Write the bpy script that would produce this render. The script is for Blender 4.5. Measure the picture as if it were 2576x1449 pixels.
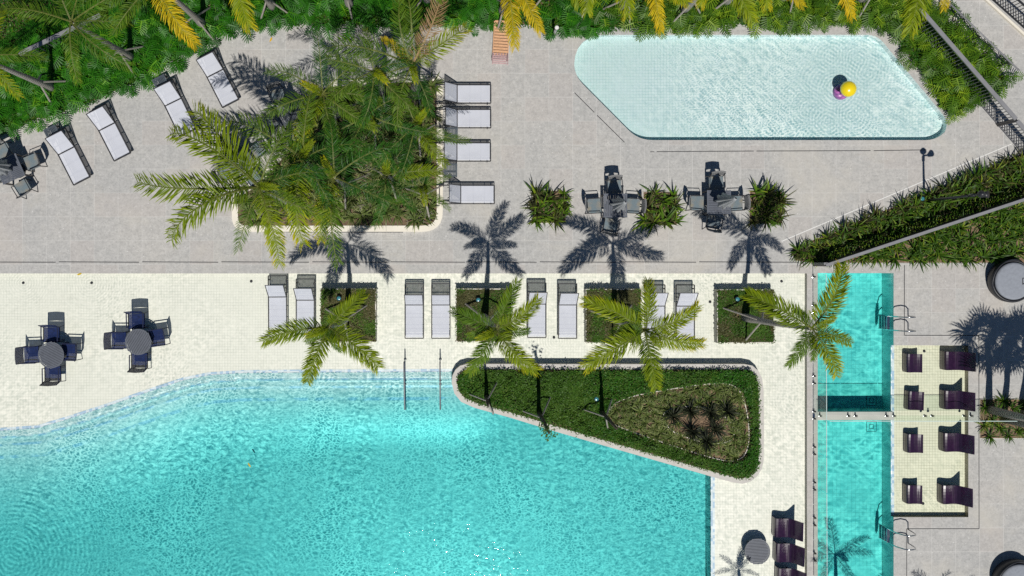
import bpy, math, random
import numpy as np
from mathutils import Vector, Matrix
from mathutils.geometry import tessellate_polygon

R = math.radians
random.seed(7)
rng = np.random.default_rng(7)
scene = bpy.context.scene
for _o in list(bpy.data.objects):
    bpy.data.objects.remove(_o)

# ---------------------------------------------------------------- camera, sky, sun, exposure
H = 35.0                    # flying height of the camera over the deck
PX = 70.0                   # survey units per metre on the deck
NX, NY = 1150.0, 650.0      # the point of the deck right under the camera
cam_d = bpy.data.cameras.new('camera')
cam = bpy.data.objects.new('camera', cam_d)
scene.collection.objects.link(cam)
cam.location = (0, 0, H)
cam.rotation_euler = (0, 0, 0)
cam_d.sensor_width = 36.0
cam_d.lens = 36.0 * H / (2576 / PX)
cam_d.shift_x = (1288 - NX) / 2576
cam_d.shift_y = -(724.5 - NY) / 2576
cam_d.clip_end = 1500
scene.camera = cam

SUN_EL = math.atan(70.0 / 33.0)
world = bpy.data.worlds.new('World')
scene.world = world
world.use_nodes = True
wn = world.node_tree.nodes
wl = world.node_tree.links
sky = wn.new('ShaderNodeTexSky')
sky.sky_type = 'NISHITA'
sky.sun_disc = False
sky.sun_elevation = SUN_EL
sky.sun_rotation = R(180)
sky.dust_density = 0.0
sky.ozone_density = 5.0
bg = wn['Background']
bg.inputs['Strength'].default_value = 0.05
wl.new(sky.outputs[0], bg.inputs['Color'])
sun_d = bpy.data.lights.new('sun', 'SUN')
sun_d.energy = 5.0
sun_d.angle = R(0.5)
sun_d.color = (1.0, 0.965, 0.90)
sun = bpy.data.objects.new('sun', sun_d)
scene.collection.objects.link(sun)
_to = Vector((-0.01, 33.0 / 70.0, -1.0)).normalized()
sun.rotation_euler = _to.to_track_quat('-Z', 'Y').to_euler()
scene.view_settings.view_transform = 'Standard'
scene.view_settings.look = 'None'
scene.view_settings.exposure = -0.45
scene.view_settings.gamma = 1.0
scene.cycles.use_denoising = False
scene.cycles.use_adaptive_sampling = False
scene.cycles.sampling_pattern = 'TABULATED_SOBOL'
scene.cycles.sample_clamp_indirect = 4.0
scene.cycles.max_bounces = 8
scene.cycles.diffuse_bounces = 3
scene.cycles.transparent_max_bounces = 24
scene.cycles.caustics_reflective = False
scene.cycles.caustics_refractive = False

# ---------------------------------------------------------------- survey coordinates
def P(dx, dy, z=0.0):
    return Vector(((dx - NX) / PX, -(dy - NY) / PX, z))

def AT(dx, dy, z):
    """world point at height z whose plan survey was read off at dx, dy"""
    s = (H - z) / H
    return Vector(((dx - NX) / PX * s, -(dy - NY) / PX * s, z))

def PP(pts, z=None):
    if z is None:
        return [tuple(P(a, b))[:2] for a, b in pts]
    return [tuple(AT(a, b, z))[:2] for a, b in pts]

# ---------------------------------------------------------------- materials
MATS = {}
def nodes(name):
    m = bpy.data.materials.new(name)
    m.use_nodes = True
    nt = m.node_tree
    b = nt.nodes['Principled BSDF']
    MATS[name] = m
    return m, nt, b

def tex_coord(nt, kind='Object'):
    t = nt.nodes.new('ShaderNodeTexCoord')
    return t.outputs[kind]

def world_pos(nt):
    g = nt.nodes.new('ShaderNodeNewGeometry')
    return g.outputs['Position']

def mapping(nt, src, scale=(1, 1, 1), loc=(0, 0, 0), rot=(0, 0, 0)):
    mp = nt.nodes.new('ShaderNodeMapping')
    mp.inputs['Scale'].default_value = scale
    mp.inputs['Location'].default_value = loc
    mp.inputs['Rotation'].default_value = rot
    nt.links.new(src, mp.inputs['Vector'])
    return mp.outputs[0]

def noise(nt, vec, scale, detail=4, rough=0.5, dist=0.0, out='Fac'):
    n = nt.nodes.new('ShaderNodeTexNoise')
    n.inputs['Scale'].default_value = scale
    n.inputs['Detail'].default_value = detail
    n.inputs['Roughness'].default_value = rough
    n.inputs['Distortion'].default_value = dist
    nt.links.new(vec, n.inputs['Vector'])
    return n.outputs[out]

def ramp(nt, fac, stops, interp='LINEAR'):
    r = nt.nodes.new('ShaderNodeValToRGB')
    r.color_ramp.interpolation = interp
    el = r.color_ramp.elements
    while len(el) > 2:
        el.remove(el[-1])
    while len(el) < len(stops):
        el.new(0.5)
    for e, (p, c) in zip(el, stops):
        e.position = p
        e.color = (*c, 1) if len(c) == 3 else c
    nt.links.new(fac, r.inputs['Fac'])
    return r.outputs['Color']

def mix(nt, fac, a, b, mode='MIX'):
    m = nt.nodes.new('ShaderNodeMix')
    m.data_type = 'RGBA'
    m.blend_type = mode
    for sock, val in ((m.inputs[0], fac), (m.inputs[6], a), (m.inputs[7], b)):
        if hasattr(val, 'is_linked') or hasattr(val, 'links'):
            nt.links.new(val, sock)
        elif isinstance(val, (int, float)):
            sock.default_value = val
        else:
            sock.default_value = (*val, 1)
    return m.outputs[2]

def math_n(nt, op, a, b=None, c=None):
    m = nt.nodes.new('ShaderNodeMath')
    m.operation = op
    for i, v in enumerate((a, b, c)):
        if v is None:
            continue
        if isinstance(v, (int, float)):
            m.inputs[i].default_value = v
        else:
            nt.links.new(v, m.inputs[i])
    return m.outputs[0]

def maprange(nt, v, a, b, c, d):
    m = nt.nodes.new('ShaderNodeMapRange')
    nt.links.new(v, m.inputs[0])
    for i, x in enumerate((a, b, c, d)):
        m.inputs[i + 1].default_value = x
    return m.outputs[0]

def bump(nt, bsdf, h, strength=0.3, dist=0.02):
    b = nt.nodes.new('ShaderNodeBump')
    b.inputs['Strength'].default_value = strength
    b.inputs['Distance'].default_value = dist
    nt.links.new(h, b.inputs['Height'])
    nt.links.new(b.outputs[0], bsdf.inputs['Normal'])

def simple(name, col, rough=0.6, var=0.12, scale=6, metal=0.0, spec=0.5, coat=0.0):
    m, nt, b = nodes(name)
    v = tex_coord(nt)
    f = noise(nt, v, scale, 5, 0.6)
    lo = tuple(c * (1 - var) for c in col)
    hi = tuple(min(1, c * (1 + var)) for c in col)
    nt.links.new(ramp(nt, f, [(0.3, lo), (0.7, hi)]), b.inputs['Base Color'])
    b.inputs['Roughness'].default_value = rough
    b.inputs['Metallic'].default_value = metal
    b.inputs['Specular IOR Level'].default_value = spec
    if coat:
        b.inputs['Coat Weight'].default_value = coat
    return m

def grid_lines(nt, vec, cell, width, loc=(0, 0, 0)):
    """1 on joints of a square grid, 0 inside the tiles; also a random value per tile"""
    mp = mapping(nt, vec, (1 / cell, 1 / cell, 1 / cell), tuple(-l / cell for l in loc))
    sx = nt.nodes.new('ShaderNodeSeparateXYZ')
    nt.links.new(mp, sx.inputs[0])
    out = []
    for i in (0, 1):
        fr = math_n(nt, 'FRACT', sx.outputs[i])
        d = math_n(nt, 'ABSOLUTE', math_n(nt, 'SUBTRACT', fr, 0.5))
        out.append(math_n(nt, 'GREATER_THAN', d, 0.5 - width / cell / 2))
    ln = math_n(nt, 'MAXIMUM', out[0], out[1])
    fl = nt.nodes.new('ShaderNodeVectorMath')
    fl.operation = 'FLOOR'
    nt.links.new(mp, fl.inputs[0])
    wn_ = nt.nodes.new('ShaderNodeTexWhiteNoise')
    wn_.noise_dimensions = '2D'
    nt.links.new(fl.outputs[0], wn_.inputs['Vector'])
    return ln, wn_.outputs['Value']

# pale grey stone deck
m, nt, b = nodes('deck_stone')
v = world_pos(nt)
ln, rnd = grid_lines(nt, v, 0.86, 0.012, (P(116.5, 0)[0], P(0, 124)[1], 0))
big = noise(nt, v, 0.22, 4, 0.6)
fine = noise(nt, v, 13, 6, 0.8)
mid = noise(nt, v, 4.5, 5, 0.7)
c = ramp(nt, big, [(0.36, (0.405, 0.405, 0.398)), (0.5, (0.465, 0.457, 0.438)), (0.64, (0.515, 0.492, 0.455))])
c = mix(nt, math_n(nt, 'MULTIPLY', rnd, 0.35), c, (0.50, 0.485, 0.465))
c = mix(nt, 0.42, c, ramp(nt, mid, [(0.3, (0.27, 0.27, 0.265)), (0.7, (0.60, 0.585, 0.56))]))
c = mix(nt, ramp(nt, fine, [(0.30, (0.65, 0.65, 0.65)), (0.50, (0, 0, 0))]), c, (0.22, 0.22, 0.22))
c = mix(nt, ramp(nt, fine, [(0.56, (0, 0, 0)), (0.76, (0.6, 0.6, 0.6))]), c, (0.74, 0.73, 0.71))
vo = nt.nodes.new('ShaderNodeTexVoronoi')
vo.inputs['Scale'].default_value = 5.5
nt.links.new(mix(nt, 0.12, v, noise(nt, v, 6, 3, 0.6, 0, 'Color'), 'ADD'), vo.inputs['Vector'])
c = mix(nt, ramp(nt, vo.outputs['Distance'], [(0.05, (0.7, 0.7, 0.7)), (0.12, (0, 0, 0))]), c, (0.74, 0.73, 0.71))
stain = noise(nt, mapping(nt, v, (0.35, 0.9, 1)), 0.9, 5, 0.7, 0.6)
c = mix(nt, ramp(nt, stain, [(0.60, (0, 0, 0)), (0.74, (0.30, 0.30, 0.30))]), c, (0.42, 0.37, 0.31))
pt = noise(nt, mapping(nt, v, (1, 1, 1), (13, 7, 0)), 0.33, 4, 0.6, 0.4)
c = mix(nt, ramp(nt, pt, [(0.54, (0, 0, 0)), (0.70, (0.55, 0.55, 0.55))]), c, (0.56, 0.525, 0.46))
c = mix(nt, ramp(nt, rnd, [(0.78, (0, 0, 0)), (0.80, (0.16, 0.16, 0.16))]), c, (0.48, 0.40, 0.36))
jf = math_n(nt, 'MULTIPLY', ln, maprange(nt, noise(nt, v, 0.8, 3), 0.3, 0.7, 0.25, 0.9))
c = mix(nt, jf, c, (0.66, 0.645, 0.62))
nt.links.new(c, b.inputs['Base Color'])
b.inputs['Roughness'].default_value = 0.75
bump(nt, b, fine, 0.15, 0.01)

def tile_mat(name, cell, base, var, joint, jw, loc=(0, 0, 0), blue=None, jmix=0.8):
    m, nt, b = nodes(name)
    v = world_pos(nt)
    ln, rnd = grid_lines(nt, v, cell, jw, loc)
    n1 = noise(nt, v, 0.5, 4, 0.6)
    lo = tuple(c * (1 - var) for c in base)
    hi = tuple(min(0.92, c * (1 + var)) for c in base)
    c = ramp(nt, rnd, [(0.0, lo), (1.0, hi)])
    c = mix(nt, 0.35, c, ramp(nt, n1, [(0.35, lo), (0.65, hi)]))
    n2 = noise(nt, v, 2.3, 4, 0.7)
    c = mix(nt, ramp(nt, n2, [(0.55, (0, 0, 0)), (0.75, (0.22, 0.22, 0.22))]), c, tuple(x * 0.7 for x in base))
    if blue:
        c = mix(nt, math_n(nt, 'GREATER_THAN', rnd, 0.62), c, blue)
    jamt = math_n(nt, 'MULTIPLY', ln, maprange(nt, noise(nt, v, 1.7, 3), 0.35, 0.65, jmix * 0.35, jmix))
    c = mix(nt, jamt, c, joint)
    nt.links.new(c, b.inputs['Base Color'])
    b.inputs['Roughness'].default_value = 0.35
    return m, nt, b, c, v

tile_mat('shelf_tile', 0.10, (0.87, 0.83, 0.735), 0.03, (0.50, 0.50, 0.43), 0.009)
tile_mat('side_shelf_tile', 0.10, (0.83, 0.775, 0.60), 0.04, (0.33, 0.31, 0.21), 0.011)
tile_mat('edge_mosaic', 0.11, (0.74, 0.80, 0.84), 0.05, (0.5, 0.6, 0.68), 0.010, blue=(0.42, 0.56, 0.72))
tile_mat('kids_tile', 0.11, (0.90, 0.93, 0.90), 0.04, (0.42, 0.58, 0.57), 0.010)
tile_mat('lap_tile', 0.14, (0.78, 0.84, 0.80), 0.05, (0.36, 0.44, 0.42), 0.011)
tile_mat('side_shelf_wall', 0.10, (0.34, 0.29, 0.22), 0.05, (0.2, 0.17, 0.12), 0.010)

# the floor of the big pool: pale tile with blue tile lines on the step noses
m, nt, b, c, v = tile_mat('pool_floor_tile', 0.11, (0.80, 0.84, 0.83), 0.07, (0.44, 0.52, 0.52), 0.010, jmix=0.45)
at = nt.nodes.new('ShaderNodeAttribute')
at.attribute_name = 'edge_distance'
bands = None
for d0, w in ((0.27, 0.09), (0.56, 0.09), (1.02, 0.12)):
    dd = math_n(nt, 'ABSOLUTE', math_n(nt, 'SUBTRACT', at.outputs['Fac'], d0))
    g = math_n(nt, 'LESS_THAN', dd, w / 2)
    bands = g if bands is None else math_n(nt, 'MAXIMUM', bands, g)
spotty = ramp(nt, noise(nt, v, 2.6, 2, 0.5), [(0.47, (0.15, 0.15, 0.15)), (0.56, (0.95, 0.95, 0.95))])
c2 = mix(nt, math_n(nt, 'MULTIPLY', bands, spotty), c, (0.50, 0.66, 0.84))
nt.links.new(c2, b.inputs['Base Color'])

simple('coping_stone', (0.56, 0.535, 0.50), 0.7, 0.08, 3)
simple('white_coping', (0.80, 0.745, 0.64), 0.6, 0.05, 2)
simple('planter_wall', (0.36, 0.34, 0.31), 0.7, 0.1, 3)
simple('drain_metal', (0.035, 0.035, 0.04), 0.5, 0.2, 4)
simple('pale_joint', (0.72, 0.71, 0.69), 0.6, 0.05, 4)
simple('soil', (0.155, 0.105, 0.065), 0.95, 0.55, 9)
simple('bark_mulch', (0.20, 0.135, 0.085), 0.95, 0.55, 14)
simple('dark_metal', (0.022, 0.023, 0.028), 0.42, 0.2, 8, spec=0.5)
simple('rail_metal', (0.235, 0.235, 0.245), 0.4, 0.1, 3, spec=0.5)
simple('baluster_metal', (0.17, 0.17, 0.18), 0.45, 0.1, 3)
simple('chrome', (0.62, 0.64, 0.66), 0.16, 0.05, 3, metal=1.0)
simple('white_sling', (0.66, 0.68, 0.755), 0.75, 0.035, 3)
def weave_through(name, amount):
    m_ = MATS[name]
    nt_ = m_.node_tree
    b_ = nt_.nodes['Principled BSDF']
    t_ = nt_.nodes.new('ShaderNodeBsdfTransparent')
    x_ = nt_.nodes.new('ShaderNodeMixShader')
    x_.inputs[0].default_value = amount
    nt_.links.new(b_.outputs[0], x_.inputs[1])
    nt_.links.new(t_.outputs[0], x_.inputs[2])
    nt_.links.new(x_.outputs[0], nt_.nodes['Material Output'].inputs['Surface'])
weave_through('white_sling', 0.20)
simple('navy_metal', (0.008, 0.014, 0.050), 0.6, 0.2, 8, spec=0.2)
simple('navy_sling', (0.006, 0.017, 0.080), 0.75, 0.35, 10, spec=0.2)
weave_through('navy_sling', 0.07)
simple('slate_metal', (0.095, 0.107, 0.135), 0.5, 0.12, 6)
simple('side_table_metal', (0.055, 0.073, 0.092), 0.5, 0.12, 6)
simple('canopy_fabric', (0.36, 0.375, 0.39), 0.85, 0.15, 8)
simple('daybed_cushion', (0.27, 0.29, 0.33), 0.9, 0.1, 10)
simple('yellow_plastic', (0.86, 0.66, 0.01), 0.25, 0.03, 4, coat=0.5)
simple('violet_plastic', (0.44, 0.15, 0.45), 0.35, 0.12, 6)
simple('orange_wood', (0.66, 0.37, 0.20), 0.6, 0.2, 16)
simple('pink_wood', (0.66, 0.44, 0.44), 0.6, 0.2, 16)
simple('stake_wood', (0.36, 0.33, 0.29), 0.85, 0.3, 20)
simple('crownshaft', (0.15, 0.17, 0.035), 0.6, 0.3, 6)
simple('teal_lens', (0.05, 0.22, 0.26), 0.2, 0.2, 6)
simple('white_flower', (0.75, 0.74, 0.70), 0.7, 0.08, 6)
simple('far_ground', (0.24, 0.22, 0.17), 0.95, 0.3, 0.3)
simple('white_edging', (0.66, 0.62, 0.55), 0.7, 0.12, 5)

m, nt, b = nodes('trunk_bark')
v = tex_coord(nt)
wv = nt.nodes.new('ShaderNodeTexWave')
wv.bands_direction = 'Z'
wv.inputs['Scale'].default_value = 2.4
wv.inputs['Distortion'].default_value = 2.0
nt.links.new(v, wv.inputs['Vector'])
c = ramp(nt, wv.outputs['Fac'], [(0.0, (0.20, 0.185, 0.165)), (0.6, (0.42, 0.39, 0.35)), (1.0, (0.52, 0.49, 0.45))])
c = mix(nt, 0.4, c, ramp(nt, noise(nt, v, 12, 5, 0.7), [(0.3, (0.09, 0.08, 0.065)), (0.7, (0.38, 0.36, 0.33))]))
nt.links.new(c, b.inputs['Base Color'])
b.inputs['Roughness'].default_value = 0.9
simple('dark_bark', (0.055, 0.045, 0.032), 0.9, 0.3, 12)

# woven wicker
m, nt, b = nodes('wicker')
v = tex_coord(nt)
ch = nt.nodes.new('ShaderNodeTexChecker')
ch.inputs['Scale'].default_value = 48
nt.links.new(v, ch.inputs['Vector'])
c = mix(nt, ch.outputs['Fac'], (0.06, 0.062, 0.066), (0.31, 0.31, 0.31))
nt.links.new(c, b.inputs['Base Color'])
b.inputs['Roughness'].default_value = 0.7

# woven wicker seat, coloured reflections painted in as blue and straw mottling
m, nt, b = nodes('seat_weave')
v = tex_coord(nt)
ch = nt.nodes.new('ShaderNodeTexChecker')
ch.inputs['Scale'].default_value = 44
nt.links.new(v, ch.inputs['Vector'])
cc = ramp(nt, noise(nt, v, 3.0, 3), [(0.35, (0.16, 0.25, 0.30)), (0.5, (0.30, 0.30, 0.27)), (0.66, (0.36, 0.31, 0.15))])
nt.links.new(mix(nt, ch.outputs['Fac'], (0.12, 0.12, 0.12), cc), b.inputs['Base Color'])
b.inputs['Roughness'].default_value = 0.7

# glossy dark violet moulded chairs with chalky water marks
m, nt, b = nodes('purple_shell')
v = tex_coord(nt)
c = ramp(nt, noise(nt, v, 5, 5, 0.6), [(0.3, (0.018, 0.007, 0.026)), (0.7, (0.040, 0.014, 0.048))])
c = mix(nt, ramp(nt, noise(nt, mapping(nt, v, (9, 2.2, 3)), 1.6, 5, 0.7), [(0.62, (0, 0, 0)), (0.76, (0.45, 0.45, 0.45))]), c, (0.24, 0.17, 0.22))
nt.links.new(c, b.inputs['Base Color'])
b.inputs['Roughness'].default_value = 0.28
b.inputs['Coat Weight'].default_value = 0.3

def leaf_mat(name, dark, light, tip=None, rough=0.5, trans=0.22, spec=0.22):
    m, nt, b = nodes(name)
    a = nt.nodes.new('ShaderNodeAttribute')
    a.attribute_name = 'tint'
    oi = nt.nodes.new('ShaderNodeObjectInfo')
    f = math_n(nt, 'ADD', math_n(nt, 'MULTIPLY', a.outputs['Fac'], 0.74), math_n(nt, 'MULTIPLY', oi.outputs['Random'], 0.26))
    stops = [(0.0, dark), (0.6, light)]
    stops.append((1.0, tip or light))
    c = ramp(nt, f, stops)
    nt.links.new(c, b.inputs['Base Color'])
    b.inputs['Roughness'].default_value = rough
    b.inputs['Specular IOR Level'].default_value = spec
    tr = nt.nodes.new('ShaderNodeBsdfTranslucent')
    nt.links.new(c, tr.inputs['Color'])
    mx = nt.nodes.new('ShaderNodeMixShader')
    mx.inputs[0].default_value = trans
    nt.links.new(b.outputs[0], mx.inputs[1])
    nt.links.new(tr.outputs[0], mx.inputs[2])
    nt.links.new(mx.outputs[0], nt.nodes['Material Output'].inputs['Surface'])
    return m

leaf_mat('frond_green', (0.035, 0.095, 0.006), (0.130, 0.230, 0.014), (0.36, 0.40, 0.025))
leaf_mat('frond_sunny', (0.050, 0.115, 0.004), (0.270, 0.340, 0.008), (0.86, 0.58, 0.010))
leaf_mat('frond_gold', (0.20, 0.20, 0.006), (0.62, 0.47, 0.012), (0.80, 0.46, 0.010))
leaf_mat('frond_brown', (0.20, 0.12, 0.05), (0.38, 0.25, 0.12), (0.42, 0.30, 0.15))
leaf_mat('frond_deep', (0.012, 0.060, 0.008), (0.045, 0.150, 0.014), (0.15, 0.30, 0.035), rough=0.42)
leaf_mat('split_leaf', (0.010, 0.070, 0.004), (0.038, 0.190, 0.008), (0.20, 0.42, 0.016), rough=0.42)
leaf_mat('split_leaf_warm', (0.022, 0.070, 0.005), (0.085, 0.190, 0.010), (0.28, 0.40, 0.02), rough=0.42)
leaf_mat('cover_leaf', (0.014, 0.070, 0.006), (0.040, 0.150, 0.012), (0.085, 0.21, 0.02))
leaf_mat('lawn_leaf', (0.018, 0.060, 0.008), (0.075, 0.165, 0.020), (0.20, 0.28, 0.05))
leaf_mat('lawn_dry', (0.060, 0.070, 0.025), (0.115, 0.120, 0.045), (0.25, 0.20, 0.11))
leaf_mat('strap_leaf', (0.022, 0.062, 0.006), (0.090, 0.185, 0.012), (0.30, 0.36, 0.030))
leaf_mat('strap_shade', (0.014, 0.042, 0.005), (0.070, 0.155, 0.012), (0.32, 0.36, 0.030))
leaf_mat('strap_bronze', (0.035, 0.025, 0.020), (0.075, 0.085, 0.025), (0.20, 0.19, 0.05))
leaf_mat('tuft_leaf', (0.040, 0.070, 0.015), (0.150, 0.200, 0.050), (0.44, 0.44, 0.20))
leaf_mat('yucca_leaf', (0.014, 0.018, 0.012), (0.034, 0.042, 0.024), (0.10, 0.11, 0.05))
leaf_mat('dry_leaf', (0.14, 0.11, 0.09), (0.30, 0.26, 0.23), (0.42, 0.38, 0.35))

# clear pool water, caustic lines and ripple shade painted into its transparent tint
def water_mat(name, depth_tint, density, cell, lo, mask_scale=0.35, rings=(), mask_lo=0.25, ring_amt=0.6, bmp=0.12, hi=(1.0, 1.0, 1.0), wl=0.095, calm=None):
    m = bpy.data.materials.new(name)
    m.use_nodes = True
    MATS[name] = m
    nt = m.node_tree
    nt.nodes.remove(nt.nodes['Principled BSDF'])
    out = nt.nodes['Material Output']
    v = world_pos(nt)
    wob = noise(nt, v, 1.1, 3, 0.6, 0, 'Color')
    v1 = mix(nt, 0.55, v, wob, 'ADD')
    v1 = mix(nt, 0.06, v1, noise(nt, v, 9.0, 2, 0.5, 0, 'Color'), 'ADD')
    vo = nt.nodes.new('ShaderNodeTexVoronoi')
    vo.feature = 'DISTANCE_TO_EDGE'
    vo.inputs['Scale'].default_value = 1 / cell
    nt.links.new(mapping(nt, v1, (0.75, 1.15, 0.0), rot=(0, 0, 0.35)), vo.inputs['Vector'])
    caustic_net = maprange(nt, vo.outputs['Distance'], 0.0, 0.26, 1.0, 0.0)
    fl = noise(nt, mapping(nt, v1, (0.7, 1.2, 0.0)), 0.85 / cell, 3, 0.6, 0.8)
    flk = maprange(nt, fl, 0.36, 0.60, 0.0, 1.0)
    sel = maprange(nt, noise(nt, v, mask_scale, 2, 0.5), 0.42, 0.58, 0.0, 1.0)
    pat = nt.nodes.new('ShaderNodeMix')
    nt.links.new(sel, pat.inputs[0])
    nt.links.new(caustic_net, pat.inputs[2])
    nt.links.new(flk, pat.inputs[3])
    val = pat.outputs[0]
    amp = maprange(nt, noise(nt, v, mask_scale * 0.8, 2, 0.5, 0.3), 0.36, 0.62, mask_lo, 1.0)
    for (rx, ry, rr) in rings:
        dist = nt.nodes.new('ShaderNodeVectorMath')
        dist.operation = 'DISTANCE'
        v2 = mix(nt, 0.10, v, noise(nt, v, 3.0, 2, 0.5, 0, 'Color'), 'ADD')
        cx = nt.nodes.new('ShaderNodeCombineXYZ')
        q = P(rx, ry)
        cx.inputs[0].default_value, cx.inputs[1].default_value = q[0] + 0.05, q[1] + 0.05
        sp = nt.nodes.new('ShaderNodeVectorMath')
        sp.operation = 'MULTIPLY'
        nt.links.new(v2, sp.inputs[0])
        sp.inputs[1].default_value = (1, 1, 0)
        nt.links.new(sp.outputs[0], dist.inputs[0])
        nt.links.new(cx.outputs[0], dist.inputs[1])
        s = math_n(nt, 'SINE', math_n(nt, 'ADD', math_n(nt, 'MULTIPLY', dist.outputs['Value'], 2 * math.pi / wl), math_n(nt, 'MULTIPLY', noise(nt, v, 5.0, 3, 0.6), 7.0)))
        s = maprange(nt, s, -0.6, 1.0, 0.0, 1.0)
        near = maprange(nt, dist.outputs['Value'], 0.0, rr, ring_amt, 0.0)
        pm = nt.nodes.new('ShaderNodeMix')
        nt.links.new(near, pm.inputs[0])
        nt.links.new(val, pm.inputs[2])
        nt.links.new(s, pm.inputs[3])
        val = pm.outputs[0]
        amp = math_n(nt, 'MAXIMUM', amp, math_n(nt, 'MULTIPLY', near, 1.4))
    if calm:
        sx_ = nt.nodes.new('ShaderNodeSeparateXYZ')
        nt.links.new(v1, sx_.inputs[0])
        amp = math_n(nt, 'MULTIPLY', amp, maprange(nt, sx_.outputs[0], P(calm[0], 0).x, P(calm[1], 0).x, 0.12, 1.0))
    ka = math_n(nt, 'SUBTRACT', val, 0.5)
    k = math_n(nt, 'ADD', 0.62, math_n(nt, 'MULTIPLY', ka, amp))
    col = mix(nt, k, lo, hi)  # painted caustics: bright lines lift the light passing through, gaps darken it
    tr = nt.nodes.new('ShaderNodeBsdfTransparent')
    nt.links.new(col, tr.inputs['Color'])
    gl = nt.nodes.new('ShaderNodeBsdfGlossy')
    gl.inputs['Roughness'].default_value = 0.04
    bp = nt.nodes.new('ShaderNodeBump')
    bp.inputs['Strength'].default_value = bmp
    bp.inputs['Distance'].default_value = 0.01
    nt.links.new(val, bp.inputs['Height'])
    nt.links.new(bp.outputs[0], gl.inputs['Normal'])
    mx = nt.nodes.new('ShaderNodeMixShader')
    mx.inputs[0].default_value = 0.018
    nt.links.new(tr.outputs[0], mx.inputs[1])
    nt.links.new(gl.outputs[0], mx.inputs[2])
    nt.links.new(mx.outputs[0], out.inputs['Surface'])
    va = nt.nodes.new('ShaderNodeVolumeAbsorption')
    va.inputs['Color'].default_value = (*depth_tint, 1)
    va.inputs['Density'].default_value = density
    nt.links.new(va.outputs[0], out.inputs['Volume'])
    return m

ABS = (0.0, 0.83, 0.83)
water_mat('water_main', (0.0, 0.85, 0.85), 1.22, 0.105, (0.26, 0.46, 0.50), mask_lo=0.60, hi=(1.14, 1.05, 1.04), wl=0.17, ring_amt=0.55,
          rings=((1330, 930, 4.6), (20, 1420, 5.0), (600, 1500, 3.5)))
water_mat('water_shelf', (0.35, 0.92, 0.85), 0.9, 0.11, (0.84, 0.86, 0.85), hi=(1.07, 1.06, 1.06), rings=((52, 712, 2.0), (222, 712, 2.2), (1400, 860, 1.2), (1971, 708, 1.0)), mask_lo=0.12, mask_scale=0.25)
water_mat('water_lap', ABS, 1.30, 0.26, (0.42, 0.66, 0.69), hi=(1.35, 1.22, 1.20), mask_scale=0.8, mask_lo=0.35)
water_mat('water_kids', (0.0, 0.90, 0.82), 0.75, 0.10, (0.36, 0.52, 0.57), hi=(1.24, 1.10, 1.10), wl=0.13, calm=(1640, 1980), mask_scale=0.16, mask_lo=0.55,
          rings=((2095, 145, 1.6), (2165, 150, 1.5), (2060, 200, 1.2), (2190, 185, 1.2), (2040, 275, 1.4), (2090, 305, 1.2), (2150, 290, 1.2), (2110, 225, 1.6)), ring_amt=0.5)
simple('blue_water', (0.01, 0.12, 0.30), 0.1, 0.2, 3)

m = bpy.data.materials.new('fence_glass')
m.use_nodes = True
MATS['fence_glass'] = m
nt = m.node_tree
nt.nodes.remove(nt.nodes['Principled BSDF'])
tr = nt.nodes.new('ShaderNodeBsdfTransparent')
tr.inputs['Color'].default_value = (0.94, 0.975, 0.955, 1)
gl = nt.nodes.new('ShaderNodeBsdfGlossy')
gl.inputs['Roughness'].default_value = 0.03
mx = nt.nodes.new('ShaderNodeMixShader')
mx.inputs[0].default_value = 0.05
nt.links.new(tr.outputs[0], mx.inputs[1])
nt.links.new(gl.outputs[0], mx.inputs[2])
nt.links.new(mx.outputs[0], nt.nodes['Material Output'].inputs['Surface'])
simple('glass_edge', (0.55, 0.68, 0.66), 0.2, 0.05, 3)

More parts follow.
